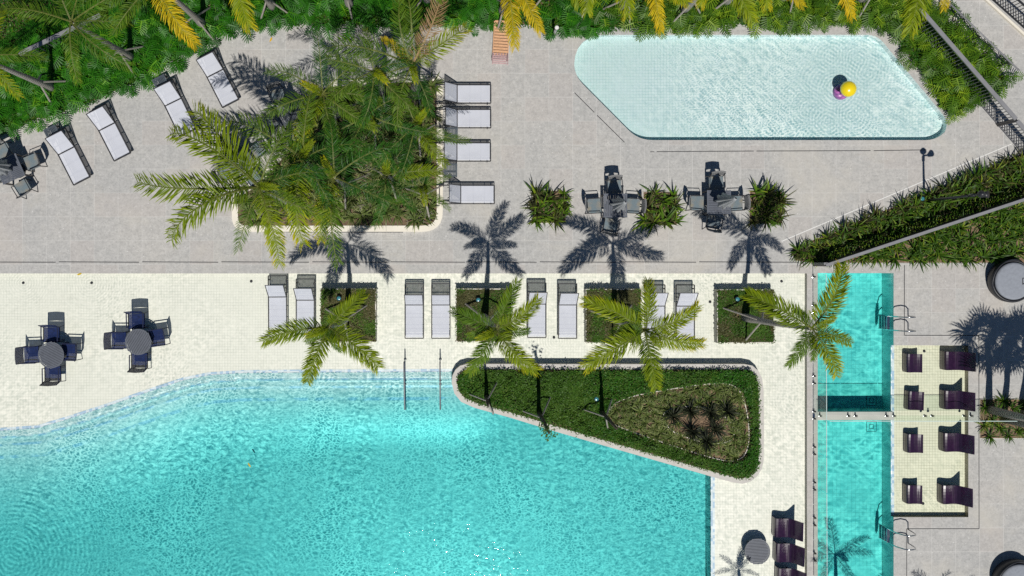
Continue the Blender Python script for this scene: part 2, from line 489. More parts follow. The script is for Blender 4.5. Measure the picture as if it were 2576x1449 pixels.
# ---------------------------------------------------------------- mesh helpers
class MB:
    def __init__(self):
        self.v, self.f, self.m, self.mats = [], [], [], []

    def mat(self, name):
        if name not in self.mats:
            self.mats.append(name)
        return self.mats.index(name)

    def add(self, vs, fs, mat):
        o = len(self.v)
        k = self.mat(mat)
        self.v += [tuple(x) for x in vs]
        for f in fs:
            self.f.append(tuple(i + o for i in f))
            self.m.append(k)
        return self

    def box(self, c, s, mat, rz=0.0, M=None):
        x, y, z = s[0] / 2, s[1] / 2, s[2] / 2
        vs = [Vector(p) for p in ((-x, -y, -z), (x, -y, -z), (x, y, -z), (-x, y, -z), (-x, -y, z), (x, -y, z), (x, y, z), (-x, y, z))]
        if M is None:
            M = Matrix.Rotation(rz, 3, 'Z')
        vs = [M @ p + Vector(c) for p in vs]
        return self.add(vs, [(0, 3, 2, 1), (4, 5, 6, 7), (0, 1, 5, 4), (1, 2, 6, 5), (2, 3, 7, 6), (3, 0, 4, 7)], mat)

    def bar(self, a, b, w, h, mat):
        """rectangular bar from a to b, w wide and h high"""
        a, b = Vector(a), Vector(b)
        d = (b - a)
        L = d.length
        x = d.normalized()
        up = Vector((0, 0, 1)) if abs(x.z) < 0.95 else Vector((0, 1, 0))
        y = up.cross(x).normalized()
        z = x.cross(y)
        M = Matrix((x, y, z)).transposed()
        return self.box((a + b) / 2, (L, w, h), mat, M=M)

    def tube(self, pts, r, mat, n=8, caps=True):
        pts = [Vector(p) for p in pts]
        if not isinstance(r, (list, tuple)):
            r = [r] * len(pts)
        vs, fs = [], []
        prev = None
        for i, p in enumerate(pts):
            t = (pts[min(i + 1, len(pts) - 1)] - pts[max(i - 1, 0)]).normalized()
            if prev is None:
                u = t.orthogonal().normalized()
            else:
                u = (prev - t * prev.dot(t)).normalized()
            prev = u
            w = t.cross(u)
            for k in range(n):
                a = 2 * math.pi * k / n
                vs.append(p + (u * math.cos(a) + w * math.sin(a)) * r[i])
        for i in range(len(pts) - 1):
            for k in range(n):
                a, b_ = i * n + k, i * n + (k + 1) % n
                fs.append((a, b_, b_ + n, a + n))
        if caps:
            fs.append(tuple(reversed(range(n))))
            fs.append(tuple(range((len(pts) - 1) * n, len(pts) * n)))
        return self.add(vs, fs, mat)

    def prism(self, poly, z0, z1, mat, top=True, bottom=False, side=None, holes=()):
        loops = [list(poly)] + [list(h) for h in holes]
        side = side or mat
        for lp in loops:
            n = len(lp)
            vs = [(x, y, z0) for x, y in lp] + [(x, y, z1) for x, y in lp]
            self.add(vs, [(i, (i + 1) % n, (i + 1) % n + n, i + n) for i in range(n)], side)
        if top or bottom:
            tri = tessellate_polygon([[Vector((x, y, 0)) for x, y in lp] for lp in loops])
            flat = [q for lp in loops for q in lp]
            for use, z in ((top, z1), (bottom, z0)):
                if use:
                    self.add([(x, y, z) for x, y in flat], [tuple(t) for t in tri], mat)
        return self

    def sheet(self, poly, z, mat, holes=()):
        loops = [list(poly)] + [list(h) for h in holes]
        tri = tessellate_polygon([[Vector((x, y, 0)) for x, y in lp] for lp in loops])
        flat = [q for lp in loops for q in lp]
        fs = []
        for t in tri:
            a, b_, c_ = (Vector((*flat[i], 0)) for i in t)
            fs.append(tuple(t) if (b_ - a).cross(c_ - a).z > 0 else tuple(reversed(t)))
        return self.add([(x, y, z) for x, y in flat], fs, mat)

    def lathe(self, prof, mat, c=(0, 0, 0), n=32, caps=True):
        vs, fs = [], []
        for r, z in prof:
            for k in range(n):
                a = 2 * math.pi * k / n
                vs.append((c[0] + r * math.cos(a), c[1] + r * math.sin(a), c[2] + z))
        for i in range(len(prof) - 1):
            for k in range(n):
                a, b_ = i * n + k, i * n + (k + 1) % n
                fs.append((a, b_, b_ + n, a + n))
        if caps:
            fs.append(tuple(reversed(range(n))))
            fs.append(tuple(range((len(prof) - 1) * n, len(prof) * n)))
        return self.add(vs, fs, mat)

    def build(self, name, parent=None, smooth=False, loc=None):
        me = bpy.data.meshes.new(name)
        me.from_pydata(self.v, [], self.f)
        for k in self.mats:
            me.materials.append(MATS[k])
        me.polygons.foreach_set('material_index', self.m)
        if smooth:
            me.polygons.foreach_set('use_smooth', [True] * len(self.f))
        me.update()
        o = bpy.data.objects.new(name, me)
        scene.collection.objects.link(o)
        if parent is not None:
            o.parent = parent
        if loc is not None:
            o.location = loc
        return o

def obj_from(name, me, parent=None, loc=(0, 0, 0), rz=0.0, s=1.0, rot=None):
    o = bpy.data.objects.new(name, me)
    scene.collection.objects.link(o)
    o.parent = parent
    o.location = loc
    o.rotation_euler = rot if rot is not None else (0, 0, rz)
    o.scale = (s, s, s) if isinstance(s, (int, float)) else s
    return o

def tag(o, label=None, cat=None, group=None, kind=None):
    for k, val in (('label', label), ('category', cat), ('group', group), ('kind', kind)):
        if val:
            o[k] = val
    return o

def thing(name, label, cat, loc=(0, 0, 0), rz=0.0, group=None):
    o = bpy.data.objects.new(name, None)
    o.empty_display_size = 0.2
    scene.collection.objects.link(o)
    o.location = loc
    o.rotation_euler = (0, 0, rz)
    return tag(o, label, cat, group)

def dup(root, loc, rz=0.0, label=None, group=None, s=None):
    r = root.copy()
    scene.collection.objects.link(r)
    r.location = loc
    r.rotation_euler = (0, 0, rz)
    if s is not None:
        r.scale = (s, s, s)
    if label:
        r['label'] = label
    if group:
        r['group'] = group
    for ch in list(root.children):
        c_ = ch.copy()
        scene.collection.objects.link(c_)
        c_.parent = r
        for g in list(ch.children):
            d = g.copy()
            scene.collection.objects.link(d)
            d.parent = c_
    return r

def np_mesh(name, V, F, tint, mats, midx=None):
    """V (n,3), F (m,4) with -1 in the last column for triangles, tint per vertex"""
    me = bpy.data.meshes.new(name)
    V = np.asarray(V, np.float32)
    F = np.asarray(F, np.int64)
    isq = F[:, 3] >= 0
    cnt = np.where(isq, 4, 3)
    starts = np.concatenate([[0], np.cumsum(cnt)[:-1]])
    loops = F[F >= 0]
    me.vertices.add(len(V))
    me.vertices.foreach_set('co', V.ravel())
    me.loops.add(len(loops))
    me.loops.foreach_set('vertex_index', loops.astype(np.int32))
    me.polygons.add(len(F))
    me.polygons.foreach_set('loop_start', starts.astype(np.int32))
    me.polygons.foreach_set('loop_total', cnt.astype(np.int32))
    for k in mats:
        me.materials.append(MATS[k])
    if midx is not None:
        me.polygons.foreach_set('material_index', np.asarray(midx, np.int32))
    a = me.attributes.new('tint', 'FLOAT', 'POINT')
    a.data.foreach_set('value', np.asarray(tint, np.float32))
    me.update(calc_edges=True)
    me.validate()
    return me

class Leaves:
    """gathers ribbon leaves: each a strip of cross sections ending in a point"""
    def __init__(self):
        self.V, self.F, self.T, self.M, self.n = [], [], [], [], 0

    def ribbon(self, pts, widths, side, tint, mi=0):
        # pts list of points, widths per point (last may be 0), side vector(s)
        o = self.n
        k = len(pts)
        for i, (p, w) in enumerate(zip(pts, widths)):
            s = side[i] if isinstance(side, list) else side
            tt = tint[i] if isinstance(tint, (list, tuple)) else tint
            if i == k - 1 and w == 0:
                self.V.append(tuple(p)); self.T.append(tt); self.n += 1
            else:
                self.V.append(tuple(p - s * w / 2)); self.V.append(tuple(p + s * w / 2))
                self.T += [tt, tt]; self.n += 2
        for i in range(k - 1):
            a = o + 2 * i
            if i == k - 2 and widths[-1] == 0:
                self.F.append((a, a + 1, a + 2, -1))
            else:
                self.F.append((a, a + 1, a + 3, a + 2))
            self.M.append(mi)

    def mesh(self, name, mats):
        return np_mesh(name, self.V, self.F, self.T, mats, self.M)

def frond_mesh(seed, mats, e0=38, e1=-48, leaf=0.20, n=52, wid=0.017, sparse=0.0, plume=28, hook=0.0):
    """a feather leaf of unit length leaving along +X"""
    rr = random.Random(seed)
    L = Leaves()
    N = 26
    pts, tan = [Vector((0, 0, 0))], []
    az = 0.0
    curl = rr.uniform(-1.0, 1.0) + hook
    for i in range(N):
        t = (i + 0.5) / N
        e = R(e0 + (e1 - e0) * t ** 1.15)
        az = curl * t * t * 0.55
        d = Vector((math.cos(e) * math.cos(az), math.cos(e) * math.sin(az), math.sin(e)))
        tan.append(d)
        pts.append(pts[-1] + d / N)
    def at_t(t):
        x = t * N
        i = min(int(x), N - 1)
        return pts[i] + tan[i] * (x - i) / N, tan[i]
    # midrib as a thin three sided stalk
    for s_, w in (((0, 1, 0), 1), ((0, 0, 1), 1)):
        pr, wr, sd = [], [], []
        for i in range(0, N + 1, 2):
            t = i / N
            pr.append(pts[i])
            wr.append(0.020 * (1 - t) + 0.004)
            sd.append(Vector(s_))
        L.ribbon(pr, wr, sd, 0.75, 1)
    for side in (-1, 1):
        for i in range(n):
            t = 0.10 + 0.90 * (i + rr.uniform(-0.3, 0.3)) / n
            t = min(max(t, 0.08), 0.995)
            if sparse and rr.random() < sparse:
                continue
            p, T = at_t(t)
            S = Vector((-T.y, T.x, 0)).normalized() * side
            U = T.cross(S) * side
            if U.z < 0:
                U = -U
            a = R(70 - 34 * t + rr.uniform(-10, 10))
            lift = R(rr.uniform(-plume, plume * 0.9))
            ll = leaf * (0.40 + 0.72 * math.sin(math.pi * min(1, 0.20 + t * 0.66))) * rr.uniform(0.82, 1.12)
            d1 = (T * math.cos(a) + (S * math.cos(lift) + U * math.sin(lift)) * math.sin(a)).normalized()
            d2 = (d1 + T * 0.25 - Vector((0, 0, 1)) * rr.uniform(0.25, 0.75)).normalized()
            w = wid * rr.uniform(0.8, 1.2) * (0.55 + 0.45 * math.sin(math.pi * t))
            sv = (U.cross(d1)).normalized()
            sv = (sv + U * rr.uniform(-0.7, 0.7)).normalized()
            tt = min(1, max(0, 0.10 + 0.42 * t + rr.uniform(-0.16, 0.26)))
            L.ribbon([p, p + d1 * ll * 0.5, p + d1 * ll * 0.5 + d2 * ll * 0.28, p + d1 * ll * 0.5 + d2 * ll * 0.52],
                     [w * 0.55, w, w * 0.75, 0], sv, [tt * 0.7, tt, min(1, tt + 0.12), min(1, tt + 0.25)], 0)
    return L.mesh('frond', mats)

FROND = {}
def get_frond(kind, var):
    key = (kind, var)
    if key not in FROND:
        e0 = (30, 42, 52, 36, 24)[var % 5]
        e1 = (-42, -52, -60, -35, -30)[var % 5]
        sp = 0.0
        lf, n, pl, wd = (0.205, 0.22, 0.19, 0.21, 0.20)[var % 5], 125, 46, 0.0135
        if kind == 'gold':
            lf, wd, sp = 0.155, 0.0115, 0.06
        if kind in ('big', 'bigdeep', 'bigbrown', 'bigsunny'):
            lf, n, pl, wd = (0.150, 0.165, 0.135, 0.155, 0.145)[var % 5], 82, 38, 0.0085
            sp = (0.05, 0.12, 0.04, 0.18, 0.08)[var % 5]
            if kind == 'bigsunny':
                lf, wd, n, sp = lf * 1.15, 0.0115, 88, 0.05
        mt = {'green': 'frond_green', 'sunny': 'frond_sunny', 'gold': 'frond_gold', 'big': 'frond_green',
              'bigdeep': 'frond_deep', 'bigbrown': 'frond_brown', 'bigsunny': 'frond_sunny'}[kind]
        FROND[key] = frond_mesh(100 + var * 7 + len(FROND), [mt, 'crownshaft' if kind != 'bigbrown' else 'frond_brown'], e0, e1, lf, n, wd, sp, pl)
    return FROND[key]

def palm(label, base, h, crown_xy, fronds, z0=0.0, group=None, stakes=3, r=0.10, spear=True, shaft=True, stake_rot=0.6, stake_r=0.85):
    """base: world xy; crown_xy: world xy of the crown; fronds: (azimuth deg, length m, kind)"""
    t = thing('palm_tree', label, 'palm tree', (base[0], base[1], z0), 0, group)
    top = Vector((crown_xy[0] - base[0], crown_xy[1] - base[1], h - z0))
    pts, rad = [], []
    for i in range(9):
        k = i / 8
        bow = Vector((0.10 * math.sin(math.pi * k), -0.06 * math.sin(math.pi * k), 0))
        pts.append(Vector((top.x * k ** 1.3, top.y * k ** 1.3, top.z * k)) + bow * (0.8 if h > 3 else 0.3))
        rad.append(r * (1.25 - 0.75 * k + 0.45 * math.exp(-((k - 0.06) / 0.09) ** 2)))
    MB().tube(pts, rad, 'trunk_bark', 10).build('trunk', t, True)
    if shaft:
        d = (pts[-1] - pts[-2]).normalized()
        MB().tube([pts[-1] - d * 0.45, pts[-1] - d * 0.2, pts[-1] + d * 0.08], [rad[-1] * 1.02, rad[-1] * 1.25, rad[-1] * 0.6], 'crownshaft', 10).build('crownshaft', t, True)
    if stakes:
        zz = min(1.5, h * 0.35)
        hub = pts[int(round(zz / top.z * 8))].copy()
        for k in range(stakes):
            a = stake_rot + k * 2 * math.pi / stakes + random.uniform(-0.2, 0.2)
            e = Vector((stake_r * math.cos(a), stake_r * math.sin(a), 0.0))
            MB().tube([e, hub + Vector((0.09 * math.cos(a), 0.09 * math.sin(a), random.uniform(-0.1, 0.1)))], 0.033, 'stake_wood', 6).build('support_stake', t)
    for i, (az, L_, kind) in enumerate(fronds):
        me = get_frond(kind, (i * 3 + int(abs(az))) % 5)
        o = obj_from('frond', me, t, tuple(top + Vector((0, 0, random.uniform(-0.06, 0.06)))), R(az), L_)
        o.rotation_euler = (R(random.uniform(-12, 12)), 0, R(az))
    if spear:
        me = get_frond('sunny', 2)
        o = obj_from('frond', me, t, tuple(top), 0, 0.95)
        o.rotation_euler = (0, R(-38), R(random.uniform(0, 360)))
    return t

# ---------------------------------------------------------------- plant meshes
def split_leaf_plant(seed, mats):
    rr = random.Random(seed)
    L = Leaves()
    n = 15
    for i in range(n):
        az = 2 * math.pi * i / n * 1.0 + rr.uniform(-0.3, 0.3)
        reach = rr.uniform(0.10, 0.40)
        hgt = rr.uniform(0.25, 0.50) - reach * 0.35
        D = Vector((math.cos(az), math.sin(az), 0))
        tip0 = D * reach + Vector((0, 0, hgt))
        S = Vector((-D.y, D.x, 0))
        L.ribbon([Vector((0, 0, 0.02)), D * reach * 0.5 + Vector((0, 0, hgt * 0.75)), tip0], [0.014, 0.012, 0.01], S, 0.9)
        BL = rr.uniform(0.24, 0.36)
        pitch = rr.uniform(-0.55, 0.05)
        T = (D + Vector((0, 0, pitch))).normalized()
        S = (S + Vector((0, 0, rr.uniform(-0.35, 0.35)))).normalized()
        base_t = rr.uniform(0.05, 0.75)
        L.ribbon([tip0, tip0 + T * BL * 0.5, tip0 + T * BL], [0.035, 0.03, 0], S, base_t + 0.2)
        for k in range(7):
            t = (k + 0.4) / 7
            for sd in (-1, 1):
                p = tip0 + T * BL * t * 0.95
                a = R(105 - 75 * t)
                ll = BL * (0.62 * math.sin(math.pi * (0.22 + 0.62 * t)) + 0.05)
                d = (T * math.cos(a) + S * sd * math.sin(a) + Vector((0, 0, -0.18))).normalized()
                s2 = (T * math.sin(a) - S * sd * math.cos(a)).normalized()
                tt = min(1, max(0, base_t + rr.uniform(-0.12, 0.12)))
                L.ribbon([p, p + d * ll * 0.65, p + d * ll], [0.018, 0.030, 0], s2, tt)
    return L.mesh('split_leaf_foliage', mats)

def strap_plant(seed, mats, n=26, length=(0.35, 0.62), width=0.045, up=(20, 75), droop=1.0, hz=0.0):
    rr = random.Random(seed)
    L = Leaves()
    for i in range(n):
        az = rr.uniform(0, 2 * math.pi)
        ll = rr.uniform(*length)
        e = R(rr.uniform(*up))
        D = Vector((math.cos(az), math.sin(az), 0))
        S = Vector((-D.y, D.x, rr.uniform(-0.3, 0.3))).normalized()
        p = Vector((0, 0, hz * rr.uniform(0.6, 1.0)))
        pts = [p]
        k = 4
        for j in range(k):
            ee = e - droop * R(95) * ((j + 0.5) / k) ** 1.4 * rr.uniform(0.7, 1.1)
            p = p + (D * math.cos(ee) + Vector((0, 0, math.sin(ee)))) * ll / k
            if p.z < 0.03:
                p = Vector((p.x, p.y, 0.03))
            pts.append(p)
        w = width * rr.uniform(0.75, 1.2)
        t0 = rr.uniform(0.0, 0.85)
        L.ribbon(pts, [w * 0.5, w, w * 0.95, w * 0.6, 0], S, [t0 * 0.7, t0, t0, min(1, t0 + 0.1), min(1, t0 + 0.2)])
    return L.mesh('strap_foliage', mats)

def in_poly(pts, poly):
    x, y = pts[:, 0], pts[:, 1]
    ins = np.zeros(len(pts), bool)
    j = len(poly) - 1
    for i in range(len(poly)):
        xi, yi = poly[i]
        xj, yj = poly[j]
        cnd = ((yi > y) != (yj > y)) & (x < (xj - xi) * (y - yi) / ((yj - yi) + 1e-12) + xi)
        ins ^= cnd
        j = i
    return ins

def scatter(poly, spacing, seed, tries=4000, avoid=None):
    r_ = np.random.default_rng(seed)
    a = np.array(poly)
    lo, hi = a.min(0), a.max(0)
    out = []
    c_ = r_.uniform(lo, hi, (tries, 2))
    c_ = c_[in_poly(c_, poly)]
    for q in c_:
        if avoid is not None and avoid(q):
            continue
        if all((q[0] - o_[0]) ** 2 + (q[1] - o_[1]) ** 2 > spacing ** 2 for o_ in out):
            out.append(q)
    return out

def vnoise(x, y, s, seed=0):
    r_ = np.random.default_rng(seed)
    g = r_.uniform(0, 1, (64, 64))
    u, v_ = np.asarray(x) / s + 200, np.asarray(y) / s + 200
    i, j = np.floor(u).astype(int), np.floor(v_).astype(int)
    fu, fv = u - i, v_ - j
    fu = fu * fu * (3 - 2 * fu)
    fv = fv * fv * (3 - 2 * fv)
    G = lambda a, b_: g[a % 64, b_ % 64]
    return (G(i, j) * (1 - fu) + G(i + 1, j) * fu) * (1 - fv) + (G(i, j + 1) * (1 - fu) + G(i + 1, j + 1) * fu) * fv

def carpet(name, poly, dens, size, zfun, mats, seed, label, cat, holes=(), mat2_fun=None, tilt=0.7, kind='stuff', overhang=0.0):
    """countless small leaves spread over a bed"""
    r_ = np.random.default_rng(seed)
    a = np.array(poly)
    lo, hi = a.min(0), a.max(0)
    n = int((hi - lo).prod() * dens)
    p = r_.uniform(lo, hi, (n, 2))
    k = in_poly(p, poly)
    for h_ in holes:
        k &= ~in_poly(p, h_)
    p = p[k]
    if overhang:
        p = p + r_.normal(0, overhang, p.shape)
    n = len(p)
    zt = zfun(p[:, 0], p[:, 1])
    z = zt[0] + (zt[1] - zt[0]) * r_.uniform(0, 1, n) ** 0.6
    az = r_.uniform(0, 2 * np.pi, n)
    D = np.stack([np.cos(az), np.sin(az), r_.normal(0, tilt * 0.6, n)], 1)
    D /= np.linalg.norm(D, axis=1)[:, None]
    S = np.stack([-np.sin(az), np.cos(az), r_.normal(0, tilt, n)], 1)
    S /= np.linalg.norm(S, axis=1)[:, None]
    s = size * r_.uniform(0.6, 1.3, n)[:, None]
    C = np.stack([p[:, 0], p[:, 1], z], 1)
    V = np.stack([C - D * s, C + S * s * 0.42, C + D * s, C - S * s * 0.42], 1).reshape(-1, 3)
    F = np.arange(4 * n).reshape(n, 4)
    t = np.clip(0.15 + 0.65 * r_.uniform(0, 1, n) + 0.25 * (vnoise(p[:, 0], p[:, 1], 0.6, seed) - 0.5), 0, 1)
    mi = np.zeros(n, int)
    if mat2_fun is not None:
        mi = (mat2_fun(p[:, 0], p[:, 1]) > r_.uniform(0.25, 0.75, n)).astype(int)
    me = np_mesh(name, V, F, np.repeat(t, 4), mats, mi)
    o = obj_from(name, me)
    return tag(o, label, cat, None, kind)

def smooth_poly(pts, it=2):
    """corner cutting on a closed loop"""
    for _ in range(it):
        out = []
        n = len(pts)
        for i in range(n):
            a, b_ = pts[i], pts[(i + 1) % n]
            out.append((a[0] * .75 + b_[0] * .25, a[1] * .75 + b_[1] * .25))
            out.append((a[0] * .25 + b_[0] * .75, a[1] * .25 + b_[1] * .75))
        pts = out
    return pts

def rounded(corners, seg=6):
    """corners: (x, y, radius) closed loop in survey units"""
    out = []
    n = len(corners)
    for i in range(n):
        p0, p1, p2 = Vector(corners[i - 1][:2]), Vector(corners[i][:2]), Vector(corners[(i + 1) % n][:2])
        r_ = corners[i][2]
        if r_ <= 0:
            out.append(tuple(p1))
            continue
        a, b_ = (p0 - p1).normalized(), (p2 - p1).normalized()
        A, B = p1 + a * r_, p1 + b_ * r_
        for k in range(seg + 1):
            t = k / seg
            q = A * (1 - t) ** 2 + p1 * 2 * t * (1 - t) + B * t * t
            out.append(tuple(q))
    return out

def inset(poly, d):
    """move a closed loop inwards by d (same units)"""
    n = len(poly)
    area = sum(poly[i][0] * poly[(i + 1) % n][1] - poly[(i + 1) % n][0] * poly[i][1] for i in range(n))
    sg = 1 if area > 0 else -1
    out = []
    for i in range(n):
        p0, p1, p2 = Vector(poly[i - 1]), Vector(poly[i]), Vector(poly[(i + 1) % n])
        d1 = (p1 - p0).normalized() if (p1 - p0).length > 1e-6 else (p2 - p1).normalized()
        d2 = (p2 - p1).normalized() if (p2 - p1).length > 1e-6 else d1
        t = (d1 + d2).normalized()
        nrm = Vector((-t.y, t.x)) * sg
        out.append(tuple(p1 + nrm * d))
    return out

# ================================================================ THE SETTING
SHELF, WATER, DEEP = -0.22, -0.17, -0.95
basin = PP([(-500, 688), (2030, 688), (2030, 1800), (-500, 1800)])
kids_px = rounded([(1448, 87.5, 75), (2206, 87.5, 26), (2392, 312, 34), (2362, 352.5, 34), (1606, 352.5, 36), (1443, 188, 34)])
kids = PP(kids_px)
lap_n = PP([(2057, 687), (2248, 687), (2248, 1036), (2057, 1036)])
lap_s = PP([(2057, 1057), (2248, 1057), (2248, 1800), (2057, 1800)])
side_px = [(2248, 869), (2436, 869), (2436, 1301), (2248, 1301)]
lap_all = PP([(2057, 687), (2248, 687), (2248, 869), (2436, 869), (2436, 1301), (2248, 1301), (2248, 1800), (2057, 1800)])

deck_outer = PP([(-2200, -2000), (4600, -2000), (4600, 3200), (-2200, 3200)])
tag(MB().sheet(deck_outer, 0.0, 'deck_stone', holes=[basin, kids, lap_all]).build('deck_paving'), kind='structure')
big_g = [(-400, -400), (400, -400), (400, 400), (-400, 400)]
tag(MB().sheet(big_g, -2.2, 'far_ground').build('ground'), kind='structure')
# bridge kerb that carries the cross fence between the two lap pools
tag(MB().prism(PP([(2057, 1036), (2249, 1036), (2249, 1057), (2057, 1057)]), -0.95, 0.0, 'coping_stone').build('pool_divider_kerb'), kind='structure')

# walls of the basins
tag(MB().prism(basin, SHELF, -0.001, 'planter_wall', top=False).build('shelf_pool_wall'), kind='structure')
edge_px = [(-500, 1120), (-250, 1102), (-100, 1092), (0, 1086), (87, 1080), (162, 1058), (275, 1021), (375, 986), (457, 959), (520, 946), (600, 940.5), (760, 939), (1000, 938), (1150, 937)]
deep_px = edge_px + [(1300, 1000), (1792, 1150), (1792, 1800), (-500, 1800)]
deep = PP(deep_px)
tag(MB().sheet(basin, SHELF, 'shelf_tile', holes=[deep]).build('shelf_pool_floor'), kind='structure')
tag(MB().prism(deep, -1.3, SHELF, 'lap_tile', top=False).build('deep_pool_wall'), kind='structure')

# mosaic lip along the edge of the deep part
ed = PP(edge_px)
up = []
for i in range(len(ed)):
    a, b_ = Vector(ed[max(i - 1, 0)]), Vector(ed[min(i + 1, len(ed) - 1)])
    t = (b_ - a).normalized()
    up.append(tuple(Vector(ed[i]) + Vector((-t.y, t.x)) * -0.0))
lip = MB()
lo_ = [tuple(Vector(ed[i]) + (lambda t: Vector((-t.y, t.x)))((Vector(ed[min(i + 1, len(ed) - 1)]) - Vector(ed[max(i - 1, 0)])).normalized()) * 0.11) for i in range(len(ed))]
for i in range(len(ed) - 1):
    lip.add([(*ed[i], SHELF + .004), (*ed[i + 1], SHELF + .004), (*lo_[i + 1], SHELF + .004), (*lo_[i], SHELF + .004)], [(0, 1, 2, 3)], 'edge_mosaic')
e2 = PP([(1792, 1190), (1802, 1190), (1802, 1800), (1792, 1800)])
lip.sheet(e2, SHELF + .004, 'edge_mosaic')
tag(lip.build('mosaic_pool_edge'), kind='structure')

# deep floor with steps and slope
xs = np.arange(-500, 1801, 7.0)
ys = np.arange(925, 1801, 5.0)
X, Y = np.meshgrid(xs, ys)
seg = np.array(edge_px, float)
dmin = np.full(X.shape, 1e9)
for i in range(len(seg) - 1):
    a, b_ = seg[i], seg[i + 1]
    ab = b_ - a
    t = np.clip(((X - a[0]) * ab[0] + (Y - a[1]) * ab[1]) / (ab @ ab), 0, 1)
    dmin = np.minimum(dmin, np.hypot(X - a[0] - t * ab[0], Y - a[1] - t * ab[1]))
dm = dmin / PX
_u = np.clip((dm - 0.56) / (2.5 + 3.0 * np.clip((900 - X) / 1400, 0, 1)), 0, 1)
Z = np.where(dm < 0.27, -0.34, np.where(dm < 0.56, -0.46, -0.46 - 0.49 * (1 - (1 - _u) ** 2 * (1 + 0 * _u))))
WX, WY = (X - NX) / PX, -(Y - NY) / PX
nr, nc = X.shape
V = np.stack([WX.ravel(), WY.ravel(), Z.ravel()], 1)
idx = np.arange(nr * nc).reshape(nr, nc)
F = np.stack([idx[1:, :-1].ravel(), idx[1:, 1:].ravel(), idx[:-1, 1:].ravel(), idx[:-1, :-1].ravel()], 1)
me = np_mesh('deep_pool_floor', V, F, dm.ravel(), ['pool_floor_tile'])
at = me.attributes.new('edge_distance', 'FLOAT', 'POINT')
at.data.foreach_set('value', dm.ravel().astype(np.float32))
tag(obj_from('deep_pool_floor', me), kind='structure')

def water_body(name, poly, mat, zb=-1.6, zt=WATER):
    o = MB().prism(poly, zb, zt, mat, top=True, bottom=True).build(name)
    bm_fix(o)
    return tag(o, kind='structure')

def bm_fix(o):
    import bmesh
    bm = bmesh.new()
    bm.from_mesh(o.data)
    bmesh.ops.remove_doubles(bm, verts=bm.verts, dist=1e-5)
    bmesh.ops.recalc_face_normals(bm, faces=bm.faces)
    bm.to_mesh(o.data)
    bm.free()

def grow(poly, d):
    return inset(poly, -d)

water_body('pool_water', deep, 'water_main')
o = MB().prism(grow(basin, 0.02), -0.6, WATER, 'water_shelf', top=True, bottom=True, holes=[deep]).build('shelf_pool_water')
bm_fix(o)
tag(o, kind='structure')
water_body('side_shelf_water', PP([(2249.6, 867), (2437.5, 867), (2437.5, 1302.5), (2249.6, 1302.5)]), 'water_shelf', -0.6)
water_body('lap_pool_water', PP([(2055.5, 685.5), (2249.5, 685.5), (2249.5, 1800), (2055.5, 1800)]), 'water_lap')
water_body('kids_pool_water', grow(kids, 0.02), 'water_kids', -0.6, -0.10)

# kids pool
tag(MB().sheet(grow(kids, 0.05), -0.31, 'kids_tile').build('kids_pool_floor'), kind='structure')
tag(MB().prism(kids, -0.31, -0.001, 'kids_tile', top=False).build('kids_pool_wall'), kind='structure')
# lap pool
tag(MB().sheet(PP([(2050, 680), (2252, 680), (2252, 1800), (2050, 1800)]), DEEP, 'lap_tile').build('lap_pool_floor'), kind='structure')
w = MB()
for a, b_, z1 in (((2057, 687), (2248, 687), 0), ((2248, 687), (2248, 869), 0), ((2248, 869), (2248, 1301), SHELF), ((2248, 1301), (2248, 1800), 0), ((2057, 1800), (2057, 687), 0)):
    A, B = P(*a), P(*b_)
    w.add([(A.x, A.y, DEEP), (B.x, B.y, DEEP), (B.x, B.y, z1 - .001), (A.x, A.y, z1 - .001)], [(0, 1, 2, 3)], 'lap_tile')
tag(w.build('lap_pool_wall'), kind='structure')
# side shelf
tag(MB().sheet(PP([(2250, 869), (2436, 869), (2436, 1301), (2250, 1301)]), SHELF - .03, 'side_shelf_tile').build('side_shelf_floor'), kind='structure')
tag(MB().sheet(PP([(2248, 869), (2257, 869), (2257, 1301), (2248, 1301)]), SHELF - .02, 'edge_mosaic').build('side_shelf_mosaic_edge'), kind='structure')
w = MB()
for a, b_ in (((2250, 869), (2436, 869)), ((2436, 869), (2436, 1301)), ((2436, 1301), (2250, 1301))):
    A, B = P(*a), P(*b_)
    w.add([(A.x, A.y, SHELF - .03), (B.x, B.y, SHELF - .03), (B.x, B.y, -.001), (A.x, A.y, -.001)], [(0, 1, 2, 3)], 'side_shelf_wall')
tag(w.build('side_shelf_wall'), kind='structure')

# drain slots and joint lines in the paving
def strip(mb, a, b_, w, mat, z=0.004):
    A, B = P(*a), P(*b_)
    t = (B - A).normalized()
    n_ = Vector((-t.y, t.x, 0)) * w / 2
    mb.add([A - n_ + Vector((0, 0, z)), B - n_ + Vector((0, 0, z)), B + n_ + Vector((0, 0, z)), A + n_ + Vector((0, 0, z))], [(0, 1, 2, 3)], mat)

dr = MB()
xs_ = [-200, 140, 148, 350, 358, 549, 557, 777, 786, 975, 983, 1170, 1178, 1350, 1358, 1550, 1558, 1751, 1759, 2008]
for i in range(0, len(xs_), 2):
    strip(dr, (xs_[i], 658.7), (xs_[i + 1], 659.7), 0.028, 'drain_metal')
for a, b_ in (((1636, 382), (1646, 382)), ((1652, 381.6), (1896, 380)), ((1903, 380), (2190, 379)), ((2198, 379), (2330, 377)),
              ((1445, 233), (1495, 283)), ((1502, 290), (1571, 358)), ((659, 583), (838, 584)), ((846, 584), (1014, 584)),
              ((2275, 667), (2275, 843)), ((2275, 843.5), (2463, 844)), ((2462.5, 844), (2463, 1330)), ((2463, 1330), (2281, 1330)), ((2281, 1330), (2281, 1800))):
    strip(dr, a, b_, 0.026, 'drain_metal')
tag(dr.build('deck_drain_slots'), kind='structure')
jl = MB()
